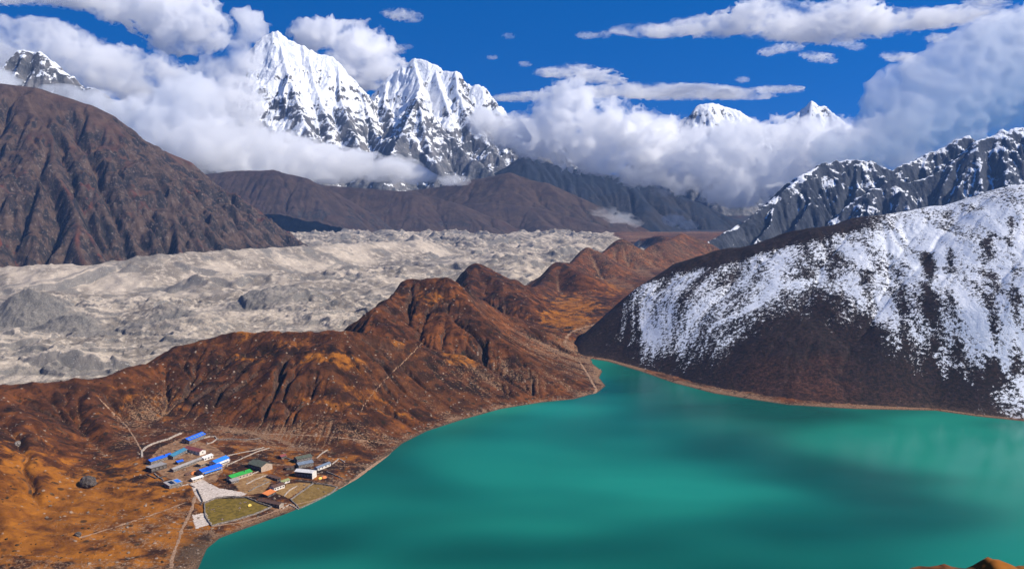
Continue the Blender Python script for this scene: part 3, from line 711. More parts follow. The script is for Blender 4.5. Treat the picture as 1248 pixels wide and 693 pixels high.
# the rocky ledge just below the viewpoint, its rim in the lower right corner of the view
gl_ = Grid(2.0, 16.0, 7.5, 15.5, .09)
X, Y = gl_.X, gl_.Y
c = P(1215, 702, 10.5); c2 = P(1150, 704, 10.5)
rim = c[2] - .10 * (X - c[0]) * 0
top = c2[2] - .9 * (1 - sstep(c2[0] - 2.2, c2[0] - .2, X)) - 3.5 * (1 - sstep(2.2, 4.6, X))
hh = top + .10 * fbm(X, Y, 1.1, 4, 95) + .05 * ridged(X, Y, .4, 4, 96) + .22 * np.exp(-((X - c[0] + .0) / .26) ** 2 - ((Y - 10.5) / .5) ** 2) + .14 * np.exp(-((X - c2[0]) / .22) ** 2 - ((Y - 10.4) / .4) ** 2)
hh = hh - 1.6 * np.maximum(Y - 10.7 - .25 * fbm(X, Y, .9, 3, 97), 0) - .35 * np.maximum(10.2 - Y, 0) - 1.2 * np.maximum(X - 13, 0)
gl_.H = hh
one = np.ones(X.shape)
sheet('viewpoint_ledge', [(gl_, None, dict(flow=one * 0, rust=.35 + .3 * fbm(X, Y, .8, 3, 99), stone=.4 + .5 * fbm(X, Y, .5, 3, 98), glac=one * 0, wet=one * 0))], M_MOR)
# ------------------------------------------------------------------ clouds
def perlin3(x, y, z, seed=0):
    rs = np.random.RandomState(seed); p = rs.permutation(256); p = np.concatenate([p, p, p])
    gv = rs.randn(256, 3); gv /= np.linalg.norm(gv, axis=1)[:, None]
    xi = np.floor(x).astype(int); yi = np.floor(y).astype(int); zi = np.floor(z).astype(int)
    fx = x - xi; fy = y - yi; fz = z - zi; xi &= 255; yi &= 255; zi &= 255
    f = lambda t: t * t * t * (t * (t * 6 - 15) + 10)
    u, v, w = f(fx), f(fy), f(fz); out = 0
    for i in (0, 1):
        for j in (0, 1):
            for k in (0, 1):
                g = gv[p[p[p[(xi + i) & 255] + ((yi + j) & 255)] + ((zi + k) & 255)]]
                n = g[..., 0] * (fx - i) + g[..., 1] * (fy - j) + g[..., 2] * (fz - k)
                out = out + n * (u if i else 1 - u) * (v if j else 1 - v) * (w if k else 1 - w)
    return out * 1.5

def surface_net(F, org, vs):
    """closed quad mesh round F > 0 (naive surface nets)"""
    ins = F > 0
    c = np.zeros(np.array(F.shape) - 1, int); P_ = np.zeros(c.shape + (3,)); n = np.zeros(c.shape)
    S = F.shape
    def cut(o): return F[o[0]:S[0] - 1 + o[0], o[1]:S[1] - 1 + o[1], o[2]:S[2] - 1 + o[2]]
    offs = [(i, j, k) for i in (0, 1) for j in (0, 1) for k in (0, 1)]
    for a in offs:
        for d in range(3):
            if a[d] == 0:
                b = list(a); b[d] = 1
                fa, fb = cut(a), cut(b)
                x = (fa > 0) != (fb > 0)
                t = np.where(x, fa / np.where(x, fa - fb, 1), 0)
                for e in range(3):
                    P_[..., e] += np.where(x, a[e] + (t if e == d else 0), 0)
                n += x
    act = n > 0
    idx = np.full(c.shape, -1); idx[act] = np.arange(act.sum())
    cells = np.argwhere(act)
    V = (cells + P_[act] / n[act][:, None]) * np.array(vs) + np.array(org)
    Q = []
    for d in range(3):
        e1, e2 = [(1, 2), (2, 0), (0, 1)][d]
        sl0 = [slice(1, -1)] * 3; sl0[d] = slice(0, S[d] - 1)
        sl1 = list(sl0); sl1[d] = slice(1, S[d])
        a, b = ins[tuple(sl0)], ins[tuple(sl1)]
        for fl in (0, 1):
            pos = np.argwhere((a & ~b) if fl == 0 else (~a & b))
            if not len(pos): continue
            q = pos.copy()
            for e in (e1, e2): q[:, e] += 1
            def g(o1, o2):
                r = q.copy(); r[:, e1] -= o1; r[:, e2] -= o2
                return idx[r[:, 0], r[:, 1], r[:, 2]]
            quad = np.stack([g(1, 1), g(0, 1), g(0, 0), g(1, 0)], 1)
            Q.append(quad if fl == 0 else quad[:, ::-1])
    return V, np.concatenate(Q)

CLOUD_MATS = {}
def cloud_mat(mfp, lo=.40, hi=.66):
    key = (round(mfp, 1), lo, hi)
    if key in CLOUD_MATS: return CLOUD_MATS[key]
    s = NT('cloud_vapour')
    v = s.n('ShaderNodeVolumePrincipled'); v.inputs['Color'].default_value = (.9995, .9995, .9995, 1); v.inputs['Anisotropy'].default_value = .2
    n = s.noise(1 / (mfp * 2.6), 4, .62)
    s.put(v.inputs['Density'], s.math('MULTIPLY', s.mr(n, lo, hi, smooth=False), 1.9 / mfp))
    s.t.links.new(v.outputs[0], s.out.inputs['Volume'])
    CLOUD_MATS[key] = s.m
    return s.m

def cloud(label, Y, puffs, flat=1., depth=.8, vox=None, seed=1, wisp=.55, mfp=70, thin=.40, thick=.66, gain=.58, group=None):
    """puffs: (px, py, rx_px[, ry_px[, dy_m]]) in the photograph; the cloud hangs at distance Y"""
    k = Y / FPX; E = []
    for q in puffs:
        px, py, rx = q[:3]; ry = q[3] if len(q) > 3 and q[3] else rx * .75; dy = q[4] if len(q) > 4 else 0
        c = P(px, py, Y + dy); E.append((c, np.array([rx * k, rx * k * depth, ry * k])))
    lo = np.min([c - r * 1.45 for c, r in E], 0); hi = np.max([c + r * 1.45 for c, r in E], 0)
    vx = vox or max(9., np.cbrt(np.prod(hi - lo) / 420000))
    vs = np.array([vx, vx * 1.25, vx])
    n = np.ceil((hi - lo) / vs).astype(int) + 3
    ax = [lo[d] - vs[d] + np.arange(n[d]) * vs[d] for d in range(3)]
    X, Yg, Z = np.meshgrid(*ax, indexing='ij')
    rm = np.mean([min(r) for c, r in E])
    s1 = max(rm * 1.1, vx * 6)
    N = 0; a = 1.; sc = s1
    sx = float(np.clip(np.mean([r[2] / r[0] for c, r in E]) * 1.6, .4, 1.))
    for o in range(4):
        if sc < vx * 2.2: break
        t = perlin3(X / sc * sx + seed * 3.1, Yg / sc * sx - seed * 1.7, Z / sc * (1.0 if o else 1.2) + o * 5.2, seed * 7 + o)
        N = N + a * (.62 - 1.9 * np.abs(t) if o < 3 else t * .5); a *= gain; sc *= .47
    F = np.full(X.shape, -9.)
    for c, r in E:
        d = np.sqrt(((X - c[0]) / r[0]) ** 2 + ((Yg - c[1]) / r[1]) ** 2 + ((Z - c[2]) / r[2]) ** 2)
        f = (1 - d) * 1.0
        m = np.maximum(F, f); F = m + .10 * np.exp(-np.abs(F - f) / .16)
    F = F + wisp * N * .62 - .12 * wisp
    F[0] = F[-1] = -1; F[:, 0] = F[:, -1] = -1; F[:, :, 0] = F[:, :, -1] = -1
    V, Q = surface_net(F, [a_[0] for a_ in ax], vs)
    ctr_ = V.mean(0)
    o = raw_mesh('cloud', V - ctr_, Q, cloud_mat(mfp, thin, thick))
    o.location = ctr_
    o['label'] = label; o['category'] = 'cloud'
    if group: o['group'] = group
    return o
# ------------------------------------------------------------------ village
def flat_mat(name, col, rough=.7, var=.25, scale=1.5, wave=None, spec=.3, dirt=.35):
    s = NT(name)
    n = s.noise(scale, 4, .65); n2 = s.noise(scale * .22, 4, .6)
    c = s.mix(s.mr(n, .3, .7), tuple(v * (1 - var) for v in col), tuple(min(1, v * (1 + var)) for v in col))
    c = s.mix(s.math('MULTIPLY', s.mr(n2, .52, .7), dirt), c, (.16, .11, .08))
    b = None
    if wave:
        w = s.n('ShaderNodeTexWave', wave_type='BANDS', bands_direction='X'); w.inputs['Scale'].default_value = wave
        s.put(w.inputs['Vector'], s.tc.outputs['Object']); b = s.bump(w.outputs['Fac'], .08, .8)
    return s.pbr(c, rough, b, spec=spec)
def stone_mat(name, a, b_, sc=1.2):
    s = NT(name)
    v = s.voro(sc, out='Color'); x = s.n('ShaderNodeSeparateColor'); s.put(x.inputs[0], v)
    e = s.voro(sc, feature='DISTANCE_TO_EDGE')
    c = s.mix(x.outputs[0], a, b_); c = s.mix(s.mr(e, 0, .12, 1, 0), c, tuple(v * .35 for v in a))
    return s.pbr(c, .95, s.bump(e, .15, .8))
VM = dict(
    stone=stone_mat('grey_stone_wall', (.15, .125, .105), (.36, .31, .265)), pale=stone_mat('pale_stone_wall', (.34, .27, .21), (.60, .50, .41)),
    dark=stone_mat('dark_stone_wall', (.06, .05, .045), (.16, .13, .11)), white=flat_mat('whitewashed_wall', (.68, .63, .56), .8), tan=flat_mat('tan_plaster', (.44, .34, .25), .85),
    blue=flat_mat('blue_tin_roof', (.018, .12, .62), .45, .22, .6, 3.2, dirt=.22), blue2=flat_mat('bright_blue_tin_roof', (.03, .20, .72), .45, .18, .6, 3.2, dirt=.2), teal=flat_mat('faded_teal_tin_roof', (.05, .20, .30), .55, .3, .6, 3.2),
    maroon=flat_mat('maroon_tin_roof', (.24, .065, .06), .6, .3, .6, 3.2), grey=flat_mat('weathered_grey_tin_roof', (.33, .30, .275), .55, .2, .6, 3.2), slate=flat_mat('slate_blue_tin_roof', (.16, .20, .26), .5, .2, .6, 3.2),
    green=flat_mat('bright_green_tin_roof', (.035, .33, .05), .5, .2, .6, 3.2, dirt=.2), olive=flat_mat('dark_olive_roof', (.095, .105, .075), .8, .35, .8, 2.5), whiteroof=flat_mat('white_tin_roof', (.74, .70, .66), .5, .12, .6, 3.2, dirt=.2),
    brown=flat_mat('brown_wood_roof', (.105, .055, .038), .85, .35, 1.), orange=flat_mat('orange_tarpaulin', (.62, .19, .05), .7, .15), yellow=flat_mat('yellow_tent_cloth', (.75, .52, .10), .7, .1), tanroof=flat_mat('tan_plank_roof', (.36, .23, .13), .85, .3),
    pane=flat_mat('dark_window_glass', (.016, .018, .022), .25, .2, dirt=0, spec=.5), frame=flat_mat('painted_window_frame', (.55, .50, .44), .7, .1, dirt=.1), bluef=flat_mat('blue_painted_wood', (.04, .10, .30), .7, .2), door=flat_mat('brown_door_wood', (.10, .05, .03), .8, .25),
    panel=flat_mat('solar_panel_glass', (.012, .016, .025), .2, .2, dirt=0, spec=.5), sky=flat_mat('cloudy_skylight_sheet', (.16, .24, .27), .4, .2, dirt=.1), lime=flat_mat('moss_green_roof', (.24, .26, .11), .85, .3),
)
def mesh_obj(name, bm, mat, parent=None):
    bmesh.ops.recalc_face_normals(bm, faces=bm.faces)
    me = bpy.data.meshes.new(name); bm.to_mesh(me); bm.free()
    for p in me.polygons: p.use_smooth = False
    me.materials.append(mat)
    o = bpy.data.objects.new(name, me); COL.objects.link(o)
    if parent: o.parent = parent
    return o
def bx(bm, x0, x1, y0, y1, z0, z1, M=None):
    vs = [bm.verts.new((x, y, z)) for x in (x0, x1) for y in (y0, y1) for z in (z0, z1)]
    for f in ((0, 1, 3, 2), (4, 6, 7, 5), (0, 4, 5, 1), (2, 3, 7, 6), (0, 2, 6, 4), (1, 5, 7, 3)):
        bm.faces.new([vs[i] for i in f])
    if M is not None:
        for v in vs: v.co = M @ v.co
    return vs
def thing(name, label, cat, loc, rz, group=None):
    o = bpy.data.objects.new(name, None); COL.objects.link(o); o.location = loc; o.rotation_euler = (0, 0, rz)
    o.empty_display_size = .1
    o['label'] = label; o['category'] = cat
    if group: o['group'] = group
    return o

rv = random.Random(5)
def house(name, label, a, b, W, h, roof, wall, rm, pitch=.38, wins=4, door=True, cat='house', ext=None, chimney=False, sides=(1, -1), frame='frame', endwall=None, over=.55):
    """a -> b : the two ends of the roof in the photograph; the walls stand on the ground under them"""
    up = h + (pitch * W / 4 if roof != 'flat' else 0)
    pa, pb = hit(*a, up), hit(*b, up)
    c = (pa + pb) / 2; d = pb - pa; Ln = math.hypot(d[0], d[1]); rz = math.atan2(d[1], d[0])
    zs = [float(ground_z(*(c[:2] + sx * d[:2] * .5 + sy * W * .5 * np.array([-math.sin(rz), math.cos(rz)])))) for sx in (-1, 0, 1) for sy in (-1, 1)]
    z = sum(zs) / len(zs)
    t = thing(name, label, cat, (c[0], c[1], z), rz, 'houses of the lakeside village')
    l, w = Ln / 2, W / 2
    rise = pitch * W / 2 if roof == 'gable' else (pitch * W * .5 if roof == 'shed' else 0)
    bm = bmesh.new()
    bot = min(zs) - z - .6
    if roof == 'gable':
        pr = [(-w, bot), (w, bot), (w, h), (0, h + rise), (-w, h)]
    elif roof == 'shed':
        pr = [(-w, bot), (w, bot), (w, h + rise), (-w, h)]
    else:
        pr = [(-w, bot), (w, bot), (w, h), (-w, h)]
    f0 = [bm.verts.new((-l, y, zz)) for y, zz in pr]; f1 = [bm.verts.new((l, y, zz)) for y, zz in pr]
    bm.faces.new(f0); bm.faces.new(f1[::-1])
    for i in range(len(pr)): bm.faces.new((f0[i], f0[(i + 1) % len(pr)], f1[(i + 1) % len(pr)], f1[i]))
    wl = mesh_obj('wall', bm, VM[wall], t)
    # roof slabs
    bm = bmesh.new(); th = .16; e = .5
    def slab(y0, z0, y1, z1):
        q = []
        for x in (-l - over, l + over):
            for (y, zz) in ((y0, z0), (y1, z1)):
                q.append(bm.verts.new((x, y, zz + .02))); q.append(bm.verts.new((x, y, zz + th)))
        for f in ((0, 1, 3, 2), (4, 6, 7, 5), (0, 4, 5, 1), (2, 3, 7, 6), (0, 2, 6, 4), (1, 5, 7, 3)): bm.faces.new([q[i] for i in f])
    sl = rise / w if roof == 'gable' else rise / W
    if roof == 'gable':
        slab(-w - e, h - sl * e, 0, h + rise); slab(0, h + rise, w + e, h - sl * e)
        slab(-.25, h + rise + .06, .25, h + rise + .06)
    elif roof == 'shed': slab(-w - e, h - sl * e, w + e, h + rise + sl * e)
    else: slab(-w - e * .6, h, w + e * .6, h)
    rf = mesh_obj('roof', bm, VM[rm], t)
    if chimney:
        bm = bmesh.new(); bx(bm, l * .4 - .3, l * .4 + .3, -w * .4 - .3, -w * .4 + .3, h, h + rise + 1.0); mesh_obj('chimney', bm, VM['dark'], rf)
    # windows and doors on the long sides, one window at each end
    for s in sides:
        n = wins
        di = n // 2 if door and s == sides[0] else -1
        for k in range(n):
            x = -l + (k + .5) * 2 * l / n
            if k == di:
                bm = bmesh.new(); bx(bm, x - .55, x + .55, *sorted((s * (w - .05), s * (w + .06))), bot * 0 + .05, 2.05); mesh_obj('door', bm, VM['door'], t); continue
            hw = min(.75, l / n * .55); z0 = max(.9, h * .5 - .6); z1 = min(h - .35, z0 + 1.25)
            bm = bmesh.new()
            for q in ((x - hw - .12, x - hw, z0 - .12, z1 + .12), (x + hw, x + hw + .12, z0 - .12, z1 + .12), (x - hw, x + hw, z0 - .12, z0), (x - hw, x + hw, z1, z1 + .12), (x - .04, x + .04, z0, z1)):
                bx(bm, q[0], q[1], *sorted((s * (w - .03), s * (w + .09))), q[2], q[3])
            fr = mesh_obj('window', bm, VM[frame], t)
            bm = bmesh.new(); bx(bm, x - hw, x - .04, *sorted((s * (w - .03), s * (w + .04))), z0, z1); bx(bm, x + .04, x + hw, *sorted((s * (w - .03), s * (w + .04))), z0, z1)
            mesh_obj('pane', bm, VM['pane'], fr)
    for s in ((1,) if h < 2.6 else (1, -1)):
        hw = min(.7, w * .3); z0 = max(.8, h * .5 - .6); z1 = min(h - .3, z0 + 1.2)
        bm = bmesh.new(); bx(bm, *sorted((s * (l - .03), s * (l + .07))), -hw, hw, z0, z1); mesh_obj('window', bm, VM['pane'], t)
    for kind, args in (ext or []):
        bm = bmesh.new()
        if kind == 'skylights':        # dormer sheets on the sunny slope
            n = args
            for k in range(n):
                bm2 = bmesh.new(); x = -l + (k + .5) * 2 * l / n
                q = []
                for xx in (x - l / n * .55, x + l / n * .55):
                    for yy in (-w * .85, -w * .3):
                        zz = h + rise - sl * abs(yy) + .22
                        q += [bm2.verts.new((xx, yy, zz - .05)), bm2.verts.new((xx, yy, zz))]
                for f in ((0, 1, 3, 2), (4, 6, 7, 5), (0, 4, 5, 1), (2, 3, 7, 6), (0, 2, 6, 4), (1, 5, 7, 3)): bm2.faces.new([q[i] for i in f])
                mesh_obj('skylight', bm2, VM['sky'], rf)
            bm.free()
        elif kind == 'panel':
            x0, x1, m = args
            q = []
            for xx in (l * x0, l * x1):
                for yy in (-w * .8, w * .7):
                    zz = h + (rise * (yy + w) / W if roof == 'shed' else rise - sl * abs(yy) if roof == 'gable' else 0) + .30
                    q += [bm.verts.new((xx, yy, zz - .06)), bm.verts.new((xx, yy, zz))]
            for f in ((0, 1, 3, 2), (4, 6, 7, 5), (0, 4, 5, 1), (2, 3, 7, 6), (0, 2, 6, 4), (1, 5, 7, 3)): bm.faces.new([q[i] for i in f])
            mesh_obj('roof_panel', bm, VM[m], rf)
        elif kind == 'porch':          # lean-to roof along the right hand side on thin posts
            m, dp, zz = args
            q = []
            for xx in (-l * .9, l * .9):
                for (yy, z2) in ((-w - .02, zz + .5), (-w - dp, zz)):
                    q += [bm.verts.new((xx, yy, z2)), bm.verts.new((xx, yy, z2 + .12))]
            for f in ((0, 1, 3, 2), (4, 6, 7, 5), (0, 4, 5, 1), (2, 3, 7, 6), (0, 2, 6, 4), (1, 5, 7, 3)): bm.faces.new([q[i] for i in f])
            po = mesh_obj('porch_roof', bm, VM[m], t)
            for xx in (-l * .85, -l * .3, l * .3, l * .85):
                b2 = bmesh.new(); bx(b2, xx - .08, xx + .08, -w - dp + .15, -w - dp + .31, bot, zz + .02); mesh_obj('post', b2, VM['frame'], po)
        elif kind == 'endwall':        # gable end in a second colour, sunlit tone on the big olive house
            s, m = args
            x0, x1 = sorted((s * (l + .02), s * (l + .10)))
            g = [bm.verts.new((x, y, zz)) for x in (x0, x1) for y, zz in ((-w, bot), (w, bot), (w, h - .02), (0, h + rise - .04), (-w, h - .02))]
            bm.faces.new(g[:5]); bm.faces.new(g[5:][::-1])
            for i in range(5): bm.faces.new((g[i], g[(i + 1) % 5], g[5 + (i + 1) % 5], g[5 + i]))
            mesh_obj('gable_wall', bm, VM[m], t)
    return t

H_ = house
H_('lodge', 'topmost blue roofed lodge with a row of pale skylights', (226, 535), (246, 527), 10, 4, 'gable', 'stone', 'blue', wins=6, cat='lodge', ext=[('skylights', 6)])
H_('house', 'maroon roofed house with white windowed front just below the topmost lodge', (228, 543), (247, 549), 8, 3.4, 'gable', 'white', 'maroon', wins=5)
H_('lodge', 'long low lodge with a plain royal blue roof at the left edge of the village', (181, 561), (207, 552), 7, 3.4, 'gable', 'stone', 'blue', wins=8, cat='lodge', chimney=True)
H_('house', 'faded teal roofed house behind the end of the long royal blue lodge', (207, 555), (224, 546), 7.5, 3.2, 'gable', 'stone', 'teal', wins=5)
H_('stone_house', 'dark walled stone house with flat grey roof in front of the long blue lodge', (181, 569), (200, 564), 9, 4.2, 'flat', 'dark', 'grey', wins=4)
H_('hut', 'tiny blue roofed hut beside the long grey roofed shed', (215, 562), (222, 560), 4.5, 2.3, 'gable', 'dark', 'blue', wins=2, cat='hut')
H_('long_shed', 'very long narrow shed under a weathered grey tin roof', (209, 571), (245, 557), 5, 2.6, 'gable', 'stone', 'grey', wins=9, cat='shed')
H_('house', 'small pale grey roofed house at the upper end of the long shed', (246, 557), (257, 553), 6, 2.8, 'gable', 'white', 'whiteroof', wins=3)
H_('lodge', 'bright blue roofed lodge with white porch strip, the upper of the joined pair', (259, 562), (275, 556), 9, 4.4, 'gable', 'white', 'blue2', wins=5, cat='lodge', ext=[('porch', ('whiteroof', 2.2, 2.6))])
H_('lodge', 'blue roofed lodge with pale stone wall, the lower of the joined pair', (243, 573), (267, 565), 9.5, 4.2, 'gable', 'pale', 'blue', wins=7, cat='lodge', ext=[('porch', ('blue2', 2.0, 2.4))])
H_('shed', 'tan plank roofed shed tucked behind the joined blue lodges', (242, 565), (250, 562), 5.5, 2.6, 'shed', 'stone', 'tanroof', wins=2, cat='shed')
H_('solar_hut', 'grey roofed hut carrying a black panel and a blue sheet, apart on the left', (203, 589), (219, 585), 9.5, 3.4, 'shed', 'stone', 'grey', wins=3, cat='hut', pitch=.22, ext=[('panel', (-.62, .02, 'panel')), ('panel', (.30, .95, 'blue2'))])
H_('long_shed', 'low shed with a clean white roof at the top of the pale stone yard', (233, 583), (246, 579), 5, 2.4, 'gable', 'tan', 'whiteroof', wins=3, cat='shed')
H_('lodge', 'bright green roofed lodge in the middle of the village', (279, 580), (304, 572), 8.5, 3.8, 'gable', 'tan', 'green', wins=6, cat='lodge', chimney=True)
H_('shed', 'small grey shed leaning against the green roofed lodge', (281, 585), (290, 583), 4.5, 2.3, 'shed', 'stone', 'grey', wins=2, cat='shed')
H_('stone_house', 'big stone house with dark olive hipped looking roof and tan end wall toned as sunlit', (309, 560), (325, 566), 14, 4.8, 'gable', 'dark', 'olive', wins=5, ext=[('endwall', (1, 'tan'))])  # tan end and dark long walls put sun and shade into the colour
H_('hut', 'lone little hut with reddish roof above the walled fields', (341, 555), (347, 553.5), 5, 2.7, 'gable', 'dark', 'maroon', wins=2, cat='hut')
H_('house', 'olive green roofed house at the upper right of the village', (360, 557), (378, 554), 8.5, 4.6, 'gable', 'stone', 'olive', wins=5, ext=[('endwall', (1, 'white'))])
H_('house', 'grey roofed house wedged behind the white roofed one', (362, 564), (380, 561), 8, 3.6, 'gable', 'stone', 'slate', wins=4)
H_('big_house', 'largest white roofed house with dark grey windowed front near the shore', (362, 571), (383, 574), 9, 6., 'gable', 'dark', 'whiteroof', wins=6, cat='house', ext=[('endwall', (1, 'white'))], pitch=.3)
H_('shed', 'slate blue roofed shed right of the white roofed house', (385, 569), (401, 563), 4.5, 2.8, 'gable', 'white', 'slate', wins=4, cat='shed')
H_('shed', 'dark flat roofed shed left of the white roofed house', (348, 569), (358, 568), 5, 2.4, 'flat', 'dark', 'brown', wins=2, cat='shed')
H_('long_shed', 'low dark stone byre below the big olive roofed house', (327, 578), (340, 583), 4.5, 2.2, 'flat', 'dark', 'brown', wins=3, cat='shed')
H_('house', 'brown roofed house with one white long wall in the tan fields', (331, 592), (344, 588), 6.5, 3.6, 'gable', 'white', 'brown', wins=4)
H_('shed', 'bright orange roofed shed below the brown roofed house', (323, 602), (333, 597), 6, 2.2, 'shed', 'dark', 'orange', wins=2, cat='shed')
H_('long_shed', 'long dark shed with red brown roof on the edge of the walled pasture', (317, 606), (343, 614), 6, 2.7, 'gable', 'dark', 'brown', wins=6, cat='shed', ext=[('endwall', (1, 'pale'))])
H_('hut', 'mossy yellow green hut between the brown house and the white roofed house', (342, 586), (351, 583), 5, 2.3, 'gable', 'white', 'lime', wins=2, cat='hut')

def tent(label, px, py, m, L=4., W=3., h=2., rz=.9):
    p = hit(px, py); z = float(ground_z(p[0], p[1]))
    t = thing('tent', label, 'tent', (p[0], p[1], z), rz, 'tents in the village')
    bm = bmesh.new(); n = 6; rows = []
    for i in range(n + 1):
        x = -L / 2 + L * i / n; s = math.sin(math.pi * (.12 + .76 * i / n)) ** .5
        rows.append([bm.verts.new((x, y * W / 2 * s, zz * h * s - .15)) for y, zz in ((-1, 0), (-.82, .45), (-.45, .82), (0, 1), (.45, .82), (.82, .45), (1, 0))])
    for a_, b_ in zip(rows[:-1], rows[1:]):
        for k in range(6): bm.faces.new((a_[k], a_[k + 1], b_[k + 1], b_[k]))
    bm.faces.new(rows[0]); bm.faces.new(rows[-1][::-1])
    mesh_obj('tent_cloth', bm, VM[m], t)
    bm = bmesh.new()
    q = [bm.verts.new((L / 2 * .97 + .05, y, zz)) for y, zz in ((-.5, .05), (.5, .05), (0, h * .62))] + [bm.verts.new((L / 2 * .97 + .12, y, zz)) for y, zz in ((-.5, .05), (.5, .05), (0, h * .62))]
    bm.faces.new(q[:3]); bm.faces.new(q[3:])
    for i in range(3): bm.faces.new((q[i], q[(i + 1) % 3], q[3 + (i + 1) % 3], q[3 + i]))
    mesh_obj('entrance', bm, VM['door'], t)
tent('orange dome tent beside the lower joined blue lodge', 236, 577, 'orange', 6, 5, 2.8)
tent('smaller orange tent right behind the orange dome tent', 243, 576.5, 'orange', 4, 3.5, 2.2)
tent('dark tarpaulin tent left of the orange dome tent', 229, 578, 'brown', 7, 5, 2.6)
tent('yellow tent on the ground right of the white roofed house', 390, 583, 'yellow', 4, 3.4, 2.1)
tent('orange tent beside the yellow tent near the shore', 395, 582, 'orange', 5, 4, 2.2)
tent('lone yellow tent pitched in the olive walled pasture', 304, 616, 'yellow', 3.6, 3, 2.)

def wall_line(label, pts, m='stone', h=1.3, th=.9, closed=False, cat='wall'):
    P3 = [hit(*p) for p in pts]
    if closed: P3.append(P3[0])
    pl = []
    for a_, b_ in zip(P3[:-1], P3[1:]):
        n = max(1, int(np.hypot(*(b_ - a_)[:2]) / 1.6))
        for k in range(n): pl.append(a_ + (b_ - a_) * k / n)
    if not closed: pl.append(P3[-1])
    c = np.mean(pl, 0); c[2] = float(ground_z(c[0], c[1]))
    bm = bmesh.new(); rows = []; N = len(pl)
    for i, p in enumerate(pl):
        q0 = pl[(i - 1) % N if closed else max(i - 1, 0)]; q1 = pl[(i + 1) % N if closed else min(i + 1, N - 1)]
        d = (q1 - q0)[:2]; d = d / (np.hypot(*d) + 1e-9); nn = np.array([-d[1], d[0]])
        j = rv.uniform(-.18, .18); hh = h * rv.uniform(.75, 1.15); z = float(ground_z(p[0], p[1]))
        row = []
        for s, zz in ((-1.1, -.5), (-.8, hh), (.8, hh * rv.uniform(.9, 1.05)), (1.1, -.5)):
            xy = p[:2] + nn * (s * th / 2 + j)
            row.append(bm.verts.new((xy[0] - c[0], xy[1] - c[1], z + zz - c[2])))
        rows.append(row)
    prs = list(zip(rows[:-1], rows[1:])) + ([(rows[-1], rows[0])] if closed else [])
    for a_, b_ in prs:
        for k in range(4): bm.faces.new((a_[k], a_[(k + 1) % 4], b_[(k + 1) % 4], b_[k]))
    if not closed: bm.faces.new(rows[0]); bm.faces.new(rows[-1][::-1])
    o = mesh_obj('stone_wall', bm, VM[m]); o.location = c
    o['label'] = label; o['category'] = cat; o['group'] = 'dry stone walls of the village'
wall_line('pale stone wall curving round the upper left side of the village', [(173, 557), (173, 550), (178, 545), (186, 541), (197, 537.5), (206, 535), (214, 531), (221, 528)], 'pale', 1.5, 2.0)
wall_line('stone wall closing the big olive pasture by the shore', [(249, 613), (263, 607), (280, 605), (299, 606), (316, 613), (331, 618), (312, 626), (286, 634), (258, 641), (250, 629)], 'stone', 1.3, 1.1, True)
wall_line('stone wall closing the small right hand pasture near the water', [(354, 609), (368, 599), (382, 589), (398, 591), (411, 594), (404, 601), (384, 611), (365, 620)], 'stone', 1.3, 1.1, True)
wall_line('low pale wall ringing the yard right of the topmost lodge', [(248, 534), (256, 532), (262, 532), (264.5, 535), (259, 539), (252, 541)], 'pale', 1.2, 1.2)
wall_line('long thin wall running uphill from the big olive roofed house', [(276, 567), (290, 561), (303, 555), (314, 550), (328, 546)], 'pale', 1.0, 1.0)
wall_line('thin wall crossing the brown ground above the green lodge', [(275, 556), (292, 552), (308, 549), (322, 545)], 'pale', .9, .9)
wall_line('wall along the lower edge of the pale stone yard', [(240, 596), (247, 611), (244, 615)], 'dark', 1.2, 1.0)
wall_line('broken wall left of the small solar hut', [(188, 577), (194, 582), (199, 585)], 'stone', 1.2, 1.1)
wall_line('dark wall in front of the white roofed house', [(360, 586), (372, 587), (381, 588)], 'dark', 1.3, 1.2)
wall_line('short wall dividing the tan fields below the brown house', [(346, 605), (352, 598), (362, 592)], 'pale', 1.1, 1.0)
wall_line('field wall reaching right from the slate blue shed to the shore trail', [(398, 575), (408, 579), (418, 583)], 'stone', 1.0, 1.0)

for lab, pts, m in (
        ('low wall between the green lodge and the big olive roofed house', [(305, 579), (316, 574), (325, 570)], 'pale'),
        ('wall stub below the joined blue lodges', [(262, 573), (272, 568), (279, 562)], 'pale'),
        ('thin terrace wall across the upper tan field', [(300, 590), (312, 584), (326, 579)], 'pale'),
        ('thin terrace wall across the lower tan field', [(303, 599), (314, 593), (328, 587)], 'stone'),
        ('short pale wall right of the olive green roofed house', [(386, 558), (393, 552), (399, 548)], 'pale'),
        ('pair of low walls forming a corner near the shore trail', [(404, 566), (413, 559), (420, 563)], 'pale'),
        ('wall joining the lone hut and the olive green roofed house', [(348, 558), (354, 560), (361, 561)], 'stone'),
        ('dark retaining wall below the flat grey roofed stone house', [(179, 578), (190, 583), (203, 580)], 'dark'),
        ('stone wall between the teal roofed house and the maroon roofed house', [(212, 549), (222, 550), (230, 553)], 'stone'),
        ('rough wall beside the solar hut reaching towards the stone yard', [(221, 592), (230, 590), (238, 594)], 'pale'),
        ('long low wall above the village from the topmost lodge to the scree', [(264, 536), (282, 535), (300, 536), (318, 534)], 'stone'),
        ('wall along the lakeside edge below the long red brown shed', [(344, 620), (352, 615), (364, 621)], 'pale')):
    wall_line(lab, pts, m, 1.0, 1.0)

